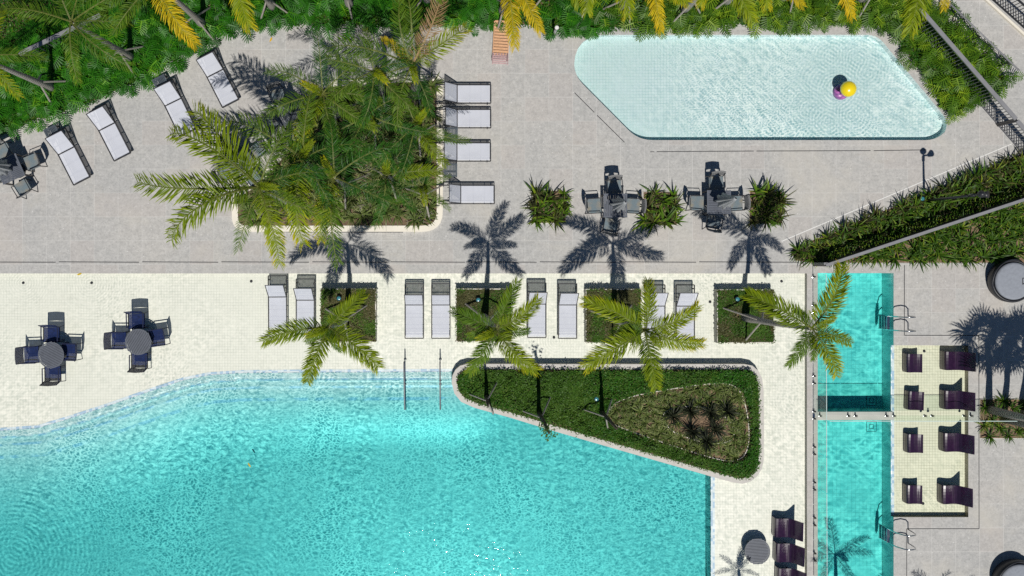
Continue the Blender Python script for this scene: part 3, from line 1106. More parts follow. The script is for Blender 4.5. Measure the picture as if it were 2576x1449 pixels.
strip(jl, (1966, 607), (2545, 362), 0.035, 'pale_joint')
tag(jl.build('deck_expansion_joint'), kind='structure')
nz = MB()
for x, y, z in ((52, 712, SHELF), (225, 712, SHELF), (629, 708, SHELF), (1971, 708, SHELF), (1395, 850, SHELF), (2333, 885, SHELF - .03), (2330, 1271, SHELF - .03), (1790, 760, SHELF)):
    q = P(x, y, z)
    nz.lathe([(0.05, 0.004), (0.05, 0.02), (0.02, 0.035)], 'dark_metal', q, 12)
tag(nz.build('floor_nozzles'), kind='structure')

# small blue pool seen past the far fence
tag(MB().sheet(PP([(2563, -60), (2700, -60), (2700, 40), (2600, 22)]), 0.006, 'blue_water').build('far_pool_water'), kind='structure')

# ================================================================ PLANTERS AND BEDS
def box_planter(px, zt, label, cover_seed, dry):
    x0, y0, x1, y1 = px
    outer = PP([(x0, y0), (x1, y0), (x1, y1), (x0, y1)], zt)
    inner = inset(outer, 0.045)
    t = thing('square_planter', label, 'planter', (0, 0, 0), 0, 'square planters in the shallow shelf pool')
    MB().prism(outer, SHELF, zt, 'planter_wall', top=False).build('planter_wall', t)
    rim = MB()
    n = 4
    rim.sheet(outer, zt, 'white_edging', holes=[inner])
    rim.build('rim', t)
    MB().sheet(grow(inner, 0.01), zt - 0.05, 'bark_mulch').build('soil_bed', t)
    carpet('creeping_groundcover', grow(inner, 0.03), 2600, 0.038, lambda x, y: (np.full_like(x, zt - .04), zt - .02 + 0.12 * vnoise(x, y, .35, cover_seed)),
           ['lawn_leaf', 'lawn_dry'], cover_seed, 'low creeping groundcover filling the ' + label, 'ground cover',
           mat2_fun=lambda x, y: vnoise(x, y, .5, cover_seed + 5) * 1.15 - 0.05, overhang=0.02)
    return t

for i, (px, lb) in enumerate((((806.5, 726, 946, 860), 'square planter west of the paired loungers with the fewest shrubs'),
                              ((1147, 726, 1288, 860), 'square planter beside the two evenly parked loungers'),
                              ((1473.5, 727, 1614, 862), 'square planter partly under the palm with the longest gold fronds'),
                              ((1804, 728, 1948, 863), 'square planter beside the lap pool fence with a leaning palm'))):
    box_planter(px, 0.20, lb, 40 + i, 0.4)

# island planter between the shelf and the deep pool
isl_px = [(1136, 962), (1138, 945), (1146, 930), (1158, 920), (1176, 915.5), (1400, 916), (1700, 916), (1872, 916), (1893, 920), (1908, 933), (1917, 951), (1921, 980),
          (1922, 1080), (1921, 1160), (1917, 1178), (1906, 1197), (1889, 1211), (1868, 1217), (1845, 1214), (1800, 1202), (1773, 1194), (1540, 1127), (1395, 1085),
          (1284, 1051), (1194, 1026), (1160, 1011), (1143, 990)]
IZ = 0.16
isl = PP(isl_px, IZ)
isl_in = inset(isl, 0.19)
t_isl = thing('island_planter', 'long curved planter island with stone coping between shelf and deep pool', 'planter')
MB().prism(isl, -1.2, IZ, 'planter_wall', top=False).build('planter_wall', t_isl)
MB().sheet(isl, IZ, 'coping_stone', holes=[isl_in]).build('coping', t_isl)
MB().sheet(isl_in, IZ - 0.03, 'soil').build('soil_bed', t_isl)
bed2_px = smooth_poly([(1524, 1035), (1560, 1000), (1690, 976), (1800, 961), (1848, 966), (1872, 1000), (1886, 1080), (1880, 1140), (1850, 1162), (1800, 1156), (1680, 1118), (1570, 1080), (1530, 1062)], 2)
bed2 = PP(bed2_px, IZ)
_r = inset(bed2, 0.03)
MB().prism(bed2, IZ - .02, IZ + .07, 'white_edging', top=False).sheet(bed2, IZ + .07, 'white_edging', holes=[_r]).build('inner_edging', t_isl)
MB().sheet(_r, IZ + 0.02, 'bark_mulch').build('mulch_bed', t_isl)
ring_px = smooth_poly([(1660, 1040), (1700, 1020), (1790, 1022), (1840, 1060), (1850, 1105), (1800, 1120), (1720, 1100), (1680, 1080)], 2)
ring = PP(ring_px, IZ)
MB().prism(ring, IZ - .0, IZ + .08, 'white_edging', top=False).sheet(ring, IZ + .08, 'white_edging', holes=[inset(ring, 0.03)]).build('ring_edging', t_isl)
_hole = grow(bed2, 0.05)
def zi(x, y):
    # hedge stands tall along the rim, lower lawn in the middle
    px_, py_ = x * PX + NX, -y * PX + NY
    low = np.exp(-(((px_ - 1420) / 110) ** 2 + ((py_ - 1000) / 42) ** 2))
    h_ = 0.30 * (1 - 0.75 * low) + 0.30 * (vnoise(x, y, .26, 3) - 0.5) + 0.05 * (vnoise(x, y, 1.2, 4) - .5)
    return IZ + 0.02 + 0 * x, IZ + np.clip(h_, 0.06, 0.5)
carpet('clipped_groundcover', inset(isl, 0.23), 2600, 0.042, zi, ['lawn_leaf', 'cover_leaf'], 11, 'dense clipped green groundcover on the curved planter island', 'ground cover',
       holes=[_hole], mat2_fun=lambda x, y: vnoise(x, y, 1.4, 9) * 0.75, overhang=0.045)

TUFT = [strap_plant(200 + i, ['tuft_leaf'], 34, (0.20, 0.36), 0.022, (15, 80), 0.9) for i in range(4)]
YUC = [strap_plant(230 + i, ['yucca_leaf'], 60, (0.26, 0.42), 0.022, (5, 85), 0.25, 0.12) for i in range(2)]
STRAP = [strap_plant(250 + i, ['strap_shade'], 22, (0.38, 0.74), 0.050, (25, 80), 0.95) for i in range(4)]
STRAPP = [strap_plant(260 + i, ['strap_leaf'], 13, (0.30, 0.72), 0.062, (25, 85), 0.85) for i in range(5)]
BRONZE = [strap_plant(270 + i, ['strap_bronze'], 24, (0.30, 0.60), 0.034, (35, 88), 0.55) for i in range(3)]
DRY = [strap_plant(290 + i, ['dry_leaf'], 30, (0.25, 0.5), 0.018, (5, 60), 1.0) for i in range(2)]
PHIL = [split_leaf_plant(300 + i, ['split_leaf']) for i in range(5)]
PHILW = [split_leaf_plant(320 + i, ['split_leaf_warm']) for i in range(4)]

LAND = [(24, 425, 'the western square table'), (131, 335, 'the western side table'), (250, 270, 'the lounger standing alone'), (404, 208, 'the bed-side lounger table'),
        (540, 120, 'the lounger under the gold frond'), (335, 148, 'the widest bed palm'), (140, 224, 'the leaning grey trunk'), (160, 110, 'the pale topped rail'),
        (640, 60, 'the hanging frond by the palm shadows'), (880, 25, 'the staked palm'), (1075, 30, 'the shaded palm'), (1260, 60, 'the orange lounger'),
        (1391, 80, 'the shower post'), (1500, 85, 'the round corner of the kids pool'), (1610, 80, 'the gold frond at the kids pool'), (1716, 30, 'the thick leaning trunk'),
        (1905, 60, 'the dense gold fronds'), (2100, 60, 'the strip behind the water toy'), (2240, 100, 'the kids pool corner by the rail'), (2330, 230, 'the slanted kids pool side'),
        (2420, 290, 'the tip of the bed by the rail'), (2470, 180, 'the wide topped rail'), (2365, 40, 'the ramp handrail'),
        (2045, 640, 'the narrow end of the wedge bed'), (2180, 590, 'the narrow part of the flat topped fence'), (2325, 505, 'the floodlight pole'), (2440, 520, 'the middle of the flat topped fence'),
        (2560, 440, 'the broad end of the wedge bed'), (2250, 650, 'the upper end of the lap pool'), (2400, 640, 'the terrace edge of the wedge bed'), (2540, 650, 'the upper daybed'),
        (1540, 1035, 'the pointed end of the inner bed'), (1620, 1010, 'the long curved edging'), (1700, 1110, 'the lower edging of the inner bed'), (1710, 1060, 'the yucca ring'),
        (1830, 1140, 'the lower corner of the inner bed'), (1850, 1000, 'the upper corner of the inner bed'), (600, 540, 'the rounded coping corner below the long fronds'),
        (720, 545, 'the stubby hanging fronds'), (840, 550, 'the frond over the white coping'), (960, 545, 'the coping above the first palm shadow'), (1068, 510, 'the staked palm by the fourth lounger'),
        (1080, 400, 'the third lounger'), (1085, 290, 'the second lounger'), (1075, 215, 'the first lounger'), (930, 330, 'the deep green palm'), (830, 300, 'the round palm shadow'),
        (720, 420, 'the table under the fronds'), (1382, 520, 'the first planted square'), (1660, 524, 'the second planted square'), (1925, 522, 'the third planted square'), (2510, 1050, 'the fan palm trunks')]
DIRS = ('east', 'north-east', 'north', 'north-west', 'west', 'south-west', 'south', 'south-east')
USED = set()
def where(q, short):
    x, y = q[0] * PX + NX, -q[1] * PX + NY
    for b_ in sorted(LAND, key=lambda l: (l[0] - x) ** 2 + (l[1] - y) ** 2)[:4]:
        t_ = where_one(x, y, b_, short)
        if t_ not in USED:
            break
    else:
        t_ = where_one(x, y, min(LAND, key=lambda l: (l[0] - x) ** 2 + (l[1] - y) ** 2), short)
    USED.add(t_)
    return t_
def where_one(x, y, b_, short):
    d = math.hypot(b_[0] - x, b_[1] - y)
    k = DIRS[int(round(math.degrees(math.atan2(b_[1] - y, x - b_[0])) / 45)) % 8]
    how = 'at' if d < 14 else ('close ' + k + ' of' if d < 38 else (k + ' of' if d < 70 else 'further ' + k + ' of'))
    return short + ', ' + how + ' ' + b_[2]
SHORT = {'philodendron': 'split leaf philodendron', 'strap_leaved_plant': 'strap leaved plant', 'bronze_leaved_plant': 'bronze upright plant', 'grassy_tuft': 'grassy tuft', 'dry_tuft': 'dry grey tuft'}
def plants(name, meshes, pts, z, label, cat, group, smin=0.8, smax=1.2, seed=1):
    rr = random.Random(seed)
    for q in pts:
        label = where(q, SHORT[name])
        zz = z(q[0], q[1]) if callable(z) else z
        o = obj_from(name, rr.choice(meshes), None, (q[0], q[1], zz), rr.uniform(0, 6.28), rr.uniform(smin, smax))
        tag(o, label, cat, group)

ring_bb = ring
def not_ring(q):
    return bool(in_poly(np.array([q]), ring_bb)[0])
plants('grassy_tuft', TUFT, scatter(inset(_r, 0.10), 0.235, 5, 9000, not_ring), IZ + .02, 'variegated grassy tuft in the mulched inner bed of the island planter', 'plant', 'variegated tufts in the inner bed of the island', 0.95, 1.45, 2)
for k, (x, y, lb) in enumerate(((1690, 1046, 'spiky dark yucca at the north-west of the inner ring'), (1733, 1032, 'spiky dark yucca at the north of the inner ring'),
                                (1783, 1036, 'spiky dark yucca north-east inside the inner ring'), (1826, 1034, 'spiky dark yucca just outside the inner ring'),
                                (1795, 1078, 'spiky dark yucca at the east of the inner ring'), (1738, 1084, 'spiky dark yucca at the south-west of the inner ring'),
                                (1775, 1108, 'spiky dark yucca at the south end of the inner ring'))):
    o = obj_from('yucca', YUC[k % 2], None, AT(x, y, IZ + .05), k * 1.3, 1.5)
    tag(o, lb, 'plant', 'dark yuccas on the island')
plants('grassy_tuft', TUFT, scatter(inset(ring, 0.1), 0.42, 6, 900), IZ + .02, 'variegated grassy tuft inside the small white edged ring', 'plant', 'tufts inside the ring', 0.7, 0.95, 3)
for (x, y) in ((1580, 1005), (1588, 1012), (1578, 1018), (1556, 1030), (1448, 1023)):
    q = AT(x, y, IZ + .3)
    pass

# slender bare trunks on the island
def bare_trunk(x, y, h, label, twigs=False):
    b0 = P(x, y, IZ)
    t = thing('slender_tree', label, 'tree', b0)
    MB().tube([(0, 0, 0), (0.02, 0, h * .5), (-.01, .01, h)], [0.085, 0.065, 0.035], 'dark_bark', 8).build('trunk', t, True)
    for k in range(3):
        a = 0.9 + k * 2.1
        MB().tube([(0.7 * math.cos(a), 0.7 * math.sin(a), 0.02), (0.04 * math.cos(a), 0.04 * math.sin(a), 1.2)], 0.028, 'stake_wood', 6).build('support_stake', t)
    if twigs:
        L = Leaves()
        rr = random.Random(3)
        for k in range(130):
            z = rr.uniform(h * .5, h * 1.12)
            a = rr.uniform(0, 6.28)
            r_ = rr.uniform(0.02, 0.26)
            p = Vector((r_ * math.cos(a), r_ * math.sin(a), z))
            d = Vector((rr.uniform(-1, 1), rr.uniform(-1, 1), rr.uniform(-.5, .8))).normalized()
            L.ribbon([p, p + d * .05, p + d * .10], [0.01, 0.045, 0], d.orthogonal().normalized(), rr.random())
        obj_from('crown', L.mesh('crown', ['lawn_leaf']), t)
    return t
bare_trunk(1222, 994, 2.5, 'shortest bare dark trunk near the curved west tip of the island planter')
bare_trunk(1353, 1035, 4.2, 'thin young tree with sparse leaves on the island planter', True)
bare_trunk(1509, 1033, 3.6, 'bare dark trunk beside the west end of the mulched inner bed')

# three ground-level square plant pits on the deck
def pit(px, label, seed):
    x0, y0, x1, y1 = px
    o_ = PP([(x0, y0), (x1, y0), (x1, y1), (x0, y1)])
    t = thing('plant_pit', label, 'planter', (0, 0, 0), 0, 'square plant pits in the paving')
    MB().prism(o_, 0.0, 0.03, 'white_edging', top=False).sheet(o_, 0.03, 'white_edging', holes=[inset(o_, 0.025)]).build('edging', t)
    MB().sheet(inset(o_, 0.02), 0.012, 'bark_mulch').build('soil_bed', t)
    pts = scatter(inset(o_, 0.10), 0.31, seed, 1500)
    plants('strap_leaved_plant', STRAPP, pts, 0.02, 'arching green strap leaved plant in the ' + label, 'plant', 'plants of the ' + label, 0.8, 1.25, seed)
    plants('bronze_leaved_plant', BRONZE, [q for q in scatter(inset(o_, 0.08), 0.5, seed + 3, 600)], 0.05, 'upright bronze tinted plant in the ' + label, 'plant', 'bronze plants of the ' + label, 1.0, 1.5, seed)
pit((1339, 479, 1424, 562), 'planted square west of both parasol tables', 61)
pit((1617, 482, 1704, 566), 'planted square between the two parasol tables', 62)
pit((1884, 480, 1967, 564), 'planted square east of both parasol tables', 63)

# central bed with white coping
cen_px = rounded([(583, 583, 40), (583, 490, 20), (660, 440, 20), (742, 330, 30), (800, 205, 30), (1114, 186, 30), (1114, 583, 52)])
cen = PP(cen_px, 0.12)
cen_in = inset(cen, 0.22)
t_c = thing('palm_bed', 'large raised palm bed with smooth white coping in the middle of the paving', 'planter')
MB().prism(cen, 0, 0.12, 'white_coping', top=False).build('bed_wall', t_c)
MB().sheet(cen, 0.12, 'white_coping', holes=[cen_in]).build('coping', t_c)
MB().sheet(cen_in, 0.09, 'soil').build('soil_bed', t_c)
cj = MB()
for x in (667, 742, 838, 918, 971, 1024):
    A, B = AT(x, 554, .124), AT(x, 582, .124)
    cj.add([A, A + Vector((.012, 0, 0)), B + Vector((.012, 0, 0)), B], [(0, 1, 2, 3)], 'planter_wall')
cj.build('coping_joint', t_c)
plants('grassy_tuft', TUFT, scatter(inset(cen, 0.42), 0.36, 15, 9000), 0.1, 'variegated grassy tuft under the palms of the white edged bed', 'plant', 'tufts of the white edged palm bed', 1.3, 2.1, 8)
plants('dry_tuft', DRY, scatter(inset(cen, 0.6), 1.1, 18, 900), 0.12, 'dried grey tuft under the palms of the white edged bed', 'plant', 'dry tufts of the white edged palm bed', 1.0, 1.5, 9)

# hedge bed along the top of the site
hedge_px = [(-500, 520), (-60, 372), (30, 338), (85, 318), (150, 292), (240, 268), (330, 226), (420, 172), (480, 146), (528, 118), (560, 92), (600, 84), (680, 74), (850, 76), (1000, 80), (1200, 74),
            (1330, 78), (1372, 88), (1420, 92), (1470, 100), (1530, 84), (1650, 84), (1760, 78), (1900, 72), (2050, 74), (2190, 70), (2215, 80), (2240, 100), (2262, 130), (2285, 165), (2312, 195),
            (2335, 235), (2355, 268), (2385, 292), (2412, 302), (2440, 290), (2470, 262), (2535, 225), (2540, 195), (2520, 178), (2455, 118), (2400, 62), (2345, 8), (2300, -60), (2250, -500), (-500, -500)]
hedge = PP(hedge_px)
tag(MB().sheet(inset(hedge, 0.22), 0.006, 'soil').build('hedge_bed_soil'), kind='structure')
vis = PP([(-60, 400), (-60, -60), (2400, -60), (2600, 260), (2440, 340), (2200, 200), (700, 140), (400, 260)])
# trimmed hedge polygon to what can be looked at
hv_px = [(max(-70, x), max(-70, y)) for x, y in hedge_px]
hv = PP(hv_px)
zc = lambda x, y: (0.02 + 0 * x, 0.10 + 0.20 * vnoise(x, y, .7, 21) + 0.10 * vnoise(x, y, .25, 22))
carpet('leafy_groundcover', inset(hv, 0.12), 900, 0.048, zc, ['cover_leaf', 'split_leaf_warm'], 23, 'leafy green groundcover filling the long bed beyond the paving', 'ground cover',
       mat2_fun=lambda x, y: vnoise(x, y, 1.1, 24) * 0.6, overhang=0.05)
clear_px = smooth_poly([(-70, 90), (-70, -70), (170, -70), (200, 40), (110, 80), (20, 130)], 1)
clear = PP(clear_px)
def in_clear(q):
    return bool(in_poly(np.array([q]), clear)[0]) or (P(640, 0).x < q[0] < P(2230, 0).x and vnoise(q[0], q[1], 1.5, 77) > 0.60)
pts = scatter(inset(hv, 0.30), 0.47, 31, 9000, in_clear)
L_ = [q for q in pts if q[0] < P(1500, 0).x]
Rr = [q for q in pts if q[0] >= P(1500, 0).x]
plants('philodendron', PHIL, L_, 0.03, 'glossy split leaf philodendron in the dense bed above the paving', 'plant', 'philodendrons of the long bed', 0.95, 1.35, 31)
plants('philodendron', PHILW, Rr, 0.03, 'warm green split leaf philodendron in the bed around the kids pool', 'plant', 'philodendrons around the kids pool', 0.95, 1.35, 32)

# sloping bed on the east side
bed3_px = [(1990, 632), (2000, 655), (2040, 661), (2480, 661), (2700, 661), (2900, 640), (2900, 250), (2600, 372), (2575, 386), (2432, 444), (2307, 497), (2182, 547), (2072, 594), (1996, 622)]
bed3 = PP(bed3_px)
tag(MB().sheet(bed3, 0.006, 'bark_mulch').build('east_bed_soil'), kind='structure')
b3v = PP([(min(x, 2620), y) for x, y in bed3_px])
pts = scatter(inset(b3v, 0.12), 0.285, 33, 14000)
def upper(q):
    x, y = q[0] * PX + NX, -q[1] * PX + NY
    return y < 666 - (x - 2045) * (164 / 499)
U_ = [q for q in pts if upper(q)]
Lo_ = [q for i, q in enumerate(pts) if not upper(q) and (i % 4 < 3)]
plants('strap_leaved_plant', STRAP, U_, 0.02, 'arching strap leaved plant on the pool side of the flat topped fence', 'plant', 'strap plants on the pool side of the fence', 0.85, 1.25, 34)
plants('strap_leaved_plant', STRAP, Lo_, 0.02, 'arching strap leaved plant between the flat topped fence and the daybed terrace', 'plant', 'strap plants beyond the fence', 0.75, 1.1, 35)
plants('bronze_leaved_plant', BRONZE, [q for q in scatter(inset(b3v, 0.04), 0.45, 36, 9000) if upper(q)], 0.04, 'upright bronze plant in the wedge shaped bed', 'plant', 'bronze plants of the wedge shaped bed', 1.0, 1.5, 36)

# palm pit at the east edge
pit4_px = [(2463, 1003), (2700, 1003), (2700, 1103), (2463, 1103)]
p4 = PP(pit4_px)
t4 = thing('plant_pit', 'planted bed around the fan palm trunks at the end of the glass fence', 'planter')
MB().prism(p4, 0.0, 0.03, 'white_edging', top=False).sheet(p4, 0.03, 'white_edging', holes=[inset(p4, 0.025)]).build('edging', t4)
MB().sheet(inset(p4, 0.02), 0.012, 'bark_mulch').build('soil_bed', t4)
q4 = PP([(2463, 1003), (2610, 1003), (2610, 1103), (2463, 1103)])
plants('strap_leaved_plant', STRAP, scatter(inset(q4, 0.05), 0.36, 64, 900), 0.02, 'strap leaved plant in the bed of fan palm trunks', 'plant', 'plants around the fan palm trunks', 0.6, 0.9, 64)

# ================================================================ PALMS
def img_palm(label, base_px, h, crown_px, fr, z0=0.0, **kw):
    b0 = P(*base_px)
    c0 = AT(*crown_px, h)
    return palm(label, (b0.x, b0.y), h, (c0.x, c0.y), fr, z0, **kw)

S_, G_, O_ = 'sunny', 'green', 'gold'
img_palm('young palm over the westernmost square planter, one frond across two loungers', (873, 797), 5.5, (826, 822),
         [(184, 2.15, S_), (247, 1.95, S_), (-35, 2.2, S_), (48, 1.8, S_), (210, 1.0, G_), (290, .9, G_)], 0.15, group='young palms of the square planters')
img_palm('dark green young palm in the planter beside the evenly parked loungers', (1217, 797), 5.7, (1247, 828),
         [(152, 1.7, G_), (66, 1.65, G_), (27, 1.7, S_), (-54, 1.9, S_), (236, 1.65, G_), (-10, 1.1, G_), (190, .9, G_)], 0.15, group='young palms of the square planters')
img_palm('fullest young palm with a frond reaching the island planter', (1537, 799), 5.7, (1622, 830),
         [(92, 1.8, S_), (146, 2.1, S_), (202, 2.3, S_), (15, 1.85, S_), (-22, 1.9, S_), (-80, 1.95, S_), (178, 1.15, G_)], 0.15, group='young palms of the square planters')
img_palm('leaning young palm whose crown hangs over the lap pool', (1868, 797), 6.0, (2041, 826),
         [(150, 2.3, S_), (55, 2.2, S_), (-16, 1.5, S_), (-58, 1.9, S_), (236, 1.4, G_), (120, .8, G_), (-90, 1.0, G_)], 0.15, group='young palms of the square planters')

B_, D_, SB = 'big', 'bigdeep', 'bigsunny'
img_palm('tall feather palm arching its longest fronds westwards over the paving', (735, 508), 5.6, (652, 470),
         [(184, 3.9, SB), (204, 3.7, SB), (141, 3.7, SB), (122, 3.5, SB), (70, 2.6, B_), (-70, 2.6, SB), (250, 2.2, B_), (20, 2.4, D_), (-30, 2.4, B_)], 0.1, group='palms of the white edged bed', r=.13)
img_palm('feather palm behind the longest fronds of the white edged bed', (800, 440), 4.6, (762, 400),
         [(146, 3.1, B_), (165, 2.0, D_), (215, 2.3, B_), (262, 3.0, SB), (-60, 2.4, D_), (20, 2.2, D_), (80, 2.5, B_)], 0.1, group='palms of the white edged bed', r=.12)
img_palm('feather palm with a frond hanging over the white coping to the south', (875, 470), 4.5, (840, 445),
         [(-88, 3.0, B_), (250, 2.2, SB), (190, 2.2, B_), (140, 2.3, D_), (95, 2.3, D_), (35, 2.4, D_), (-30, 2.3, D_)], 0.1, group='palms of the white edged bed', r=.11)
img_palm('feather palm on the north-east corner with a dead brown frond', (1045, 225), 4.4, (1036, 165),
         [(161, 3.2, B_), (88, 3.0, B_), (62, 2.9, 'bigbrown'), (27, 2.4, SB), (105, 2.8, B_), (130, 1.4, O_), (200, 2.0, B_), (-60, 1.9, D_), (-110, 2.1, B_)], 0.1, group='palms of the white edged bed', r=.12)
img_palm('deep green feather palm in the heart of the white edged bed', (945, 330), 3.8, (925, 290),
         [(80, 2.1, D_), (110, 2.0, D_), (30, 2.0, D_), (-20, 2.1, D_), (170, 2.2, B_), (210, 2.0, D_), (-70, 2.1, D_), (250, 2.0, D_)], 0.1, group='palms of the white edged bed', r=.1)
img_palm('feather palm reaching over the second lounger of the eastern row', (1050, 345), 3.4, (1046, 315),
         [(-24, 1.9, B_), (60, 1.5, B_), (110, 1.9, B_), (160, 1.8, D_), (-60, 2.0, SB), (-100, 2.0, D_), (220, 1.9, D_)], 0.1, group='palms of the white edged bed', r=.1)
img_palm('low dark feather palm near the south-east corner of the bed', (985, 455), 3.0, (972, 440),
         [(150, 2.1, D_), (120, 1.8, D_), (60, 1.7, D_), (10, 1.9, SB), (-50, 1.8, D_), (-95, 1.9, D_), (200, 1.9, D_)], 0.1, group='palms of the white edged bed', r=.09)
img_palm('staked feather palm nearest the fourth lounger of the eastern row', (1068, 500), 2.6, (1062, 470),
         [(20, 1.1, 'big'), (70, 1.2, D_), (120, 1.5, D_), (170, 1.5, D_), (215, 1.4, B_), (-40, 1.3, B_)], 0.1, group='palms of the white edged bed', r=.08)
img_palm('feather palm whose round shadow falls on the paving north of the bed', (850, 290), 4.4, (812, 235),
         [(200, 2.4, B_), (240, 2.3, SB), (280, 2.0, B_), (320, 2.1, B_), (0, 2.2, B_), (40, 2.0, B_), (90, 2.1, D_), (150, 2.2, B_)], 0.1, group='palms of the white edged bed', r=.11)
img_palm('feather palm beside the northern coping of the white edged bed', (960, 232), 4.6, (940, 180),
         [(165, 2.0, B_), (215, 1.9, B_), (265, 2.0, D_), (310, 2.0, B_), (10, 1.6, D_), (100, 1.5, B_)], 0.1, group='palms of the white edged bed', r=.1)

def ring_fronds(kinds, n, L0, L1, a0, seed):
    rr = random.Random(seed)
    return [(a0 + 360 * k / n + rr.uniform(-14, 14), rr.uniform(L0, L1), rr.choice(kinds)) for k in range(n)]
row = [  # base, crown height, fronds, label
    ((140, 224), 5.4, ring_fronds(['big', 'bigsunny'], 7, 1.7, 2.2, 10, 1), 'bed palm with the westernmost leaning trunk'),
    ((335, 148), 5.4, [(-38, 2.6, B_), (-8, 2.0, B_), (25, 2.4, B_), (65, 2.2, B_), (168, 2.4, B_), (-85, 2.0, B_), (110, 2.0, B_)], 'bed palm whose wide crown hides the end of the western rail'),
    ((515, 66), 5.4, [(-57, 2.7, O_), (-130, 2.2, B_), (200, 2.2, B_), (160, 2.2, S_), (20, 1.9, S_)], 'bed palm dropping a gold frond on the upright lounger head'),
    ((689, 22), 5.4, [(-88, 2.2, S_), (-35, 1.4, O_), (200, 2.0, S_), (20, 2.0, S_)], 'bed palm with one hanging frond north of the palm shadows'),
    ((881, 18), 5.4, [(-150, 1.4, O_), (-20, 1.3, G_), (90, 2, S_)], 'staked bed palm straight north of the white edged bed'),
    ((1075, 5), 5.2, [(-70, 1.6, G_), (-120, 1.5, G_), (10, 2, S_)], 'shaded bed palm behind the dead brown frond'),
    ((1262, 34), 5.4, [(-64, 2.3, O_), (-86, 2.5, O_), (180, 2, S_), (0, 1.9, S_)], 'bed palm with a gold frond over the orange wooden lounger'),
    ((1372, -5), 5.4, [(-70, 1.9, S_), (-130, 1.6, G_)], 'bed palm beyond the chrome shower post'),
    ((1466, 12), 5.4, [(-62, 2.3, S_), (-115, 1.9, S_)], 'bed palm north of the kids pool corner'),
    ((1560, 22), 5.4, [(-85, 2.3, O_), (-55, 1.9, S_), (-140, 1.6, S_)], 'bed palm with the gold frond touching the kids pool paving'),
    ((1716, 28), 5.3, [(-60, 2.1, S_), (-125, 1.5, S_)], 'bed palm with the thickest leaning trunk by the kids pool'),
    ((1818, 10), 5.3, [(-60, 2.0, O_), (-100, 1.7, S_), (-20, 1.3, O_)], 'bed palm with dense gold fronds over the kids pool hedge'),
    ((1960, 0), 5.3, [(-80, 2.2, O_), (-50, 1.9, S_)], 'bed palm north of the yellow water toy'),
    ((2152, 5), 5.2, [(-100, 2.5, S_), (-60, 1.9, O_), (-140, 1.9, S_)], 'bed palm beside the dark railing with the grey top'),
]
for (bx, by), h, fr, lb in row:
    k = h / (H - h)
    cx, cy = bx + (bx - NX) * k - 8, by + (by - NY) * k - 2
    img_palm(lb, (bx, by), h, (cx, cy), fr, 0.02, group='palms of the long bed', stake_rot=random.uniform(0, 2), stake_r=0.75, spear=False, r=.105)

# fan palms standing at the east edge
def fan_leaf(seed):
    rr = random.Random(seed)
    L = Leaves()
    L.ribbon([Vector((0, 0, 0)), Vector((.35, 0, .12)), Vector((.62, 0, .10))], [.03, .022, .02], Vector((0, 1, 0)), .8)
    c0 = Vector((.60, 0, .10))
    for k in range(22):
        a = R(-125 + 250 * k / 21)
        d = Vector((math.cos(a), math.sin(a), rr.uniform(-.10, .12))).normalized()
        ll = 0.58 * (0.75 + 0.25 * math.cos(a)) * rr.uniform(.9, 1.08)
        s = Vector((-d.y, d.x, 0)).normalized()
        L.ribbon([c0, c0 + d * ll * .6, c0 + d * ll * .85 + Vector((0, 0, -.05)), c0 + d * ll + Vector((0, 0, -.14))], [.02, .045, .028, 0], s, rr.uniform(.1, .7))
    return L.mesh('fan_leaf', ['frond_green'])
FAN = [fan_leaf(400 + i) for i in range(3)]
def fan_palm(label, bx, by, h, lean):
    b0 = P(bx, by, 0.02)
    t = thing('fan_palm', label, 'palm tree', b0, 0, 'fan palms at the end of the glass fence')
    top = Vector((lean[0], lean[1], h))
    MB().tube([(0, 0, 0), tuple(top * .5 + Vector((.05, 0, 0))), tuple(top)], [.15, .11, .10], 'trunk_bark', 10).build('trunk', t, True)
    for k in range(15):
        a = k * 2.4
        el = R(55 - 90 * (k / 14))
        o = obj_from('fan_leaf', FAN[k % 3], t, tuple(top), 0, random.uniform(.95, 1.3))
        o.rotation_euler = (random.uniform(-.2, .2), -el, a)
    return t
fan_palm('fan palm whose trunk starts nearest the side shelf', 2487, 1030, 4.9, (0.0, 0.1))
fan_palm('fan palm in the middle of its planted bed', 2523, 1052, 5.6, (.25, 0))
fan_palm('fan palm on the outer side of its planted bed', 2566, 1040, 5.0, (.35, .1))
# palms standing south of the picture throw shadows and tips into it
img_palm('palm south of the round slatted table', (1862, 1530), 2.3, (1915, 1585), ring_fronds(['big'], 7, 0.7, 1.0, 80, 5), SHELF, group='palms on the south side', stakes=0)
img_palm('palm south of the lap pool ladder', (2120, 1600), 4.2, (2264, 1714), ring_fronds(['big'], 7, 1.4, 1.7, 88, 6), 0, group='palms on the south side', stakes=0)
img_palm('palm south of the southern daybed', (2345, 1585), 1.6, (2415, 1632), ring_fronds([D_, 'big'], 9, 1.5, 2.2, 85, 7), 0, group='palms on the south side', stakes=0)

# ================================================================ FENCES AND RAILS
def img_line(a, b_, n):
    return [(a[0] + (b_[0] - a[0]) * i / n, a[1] + (b_[1] - a[1]) * i / n) for i in range(n + 1)]

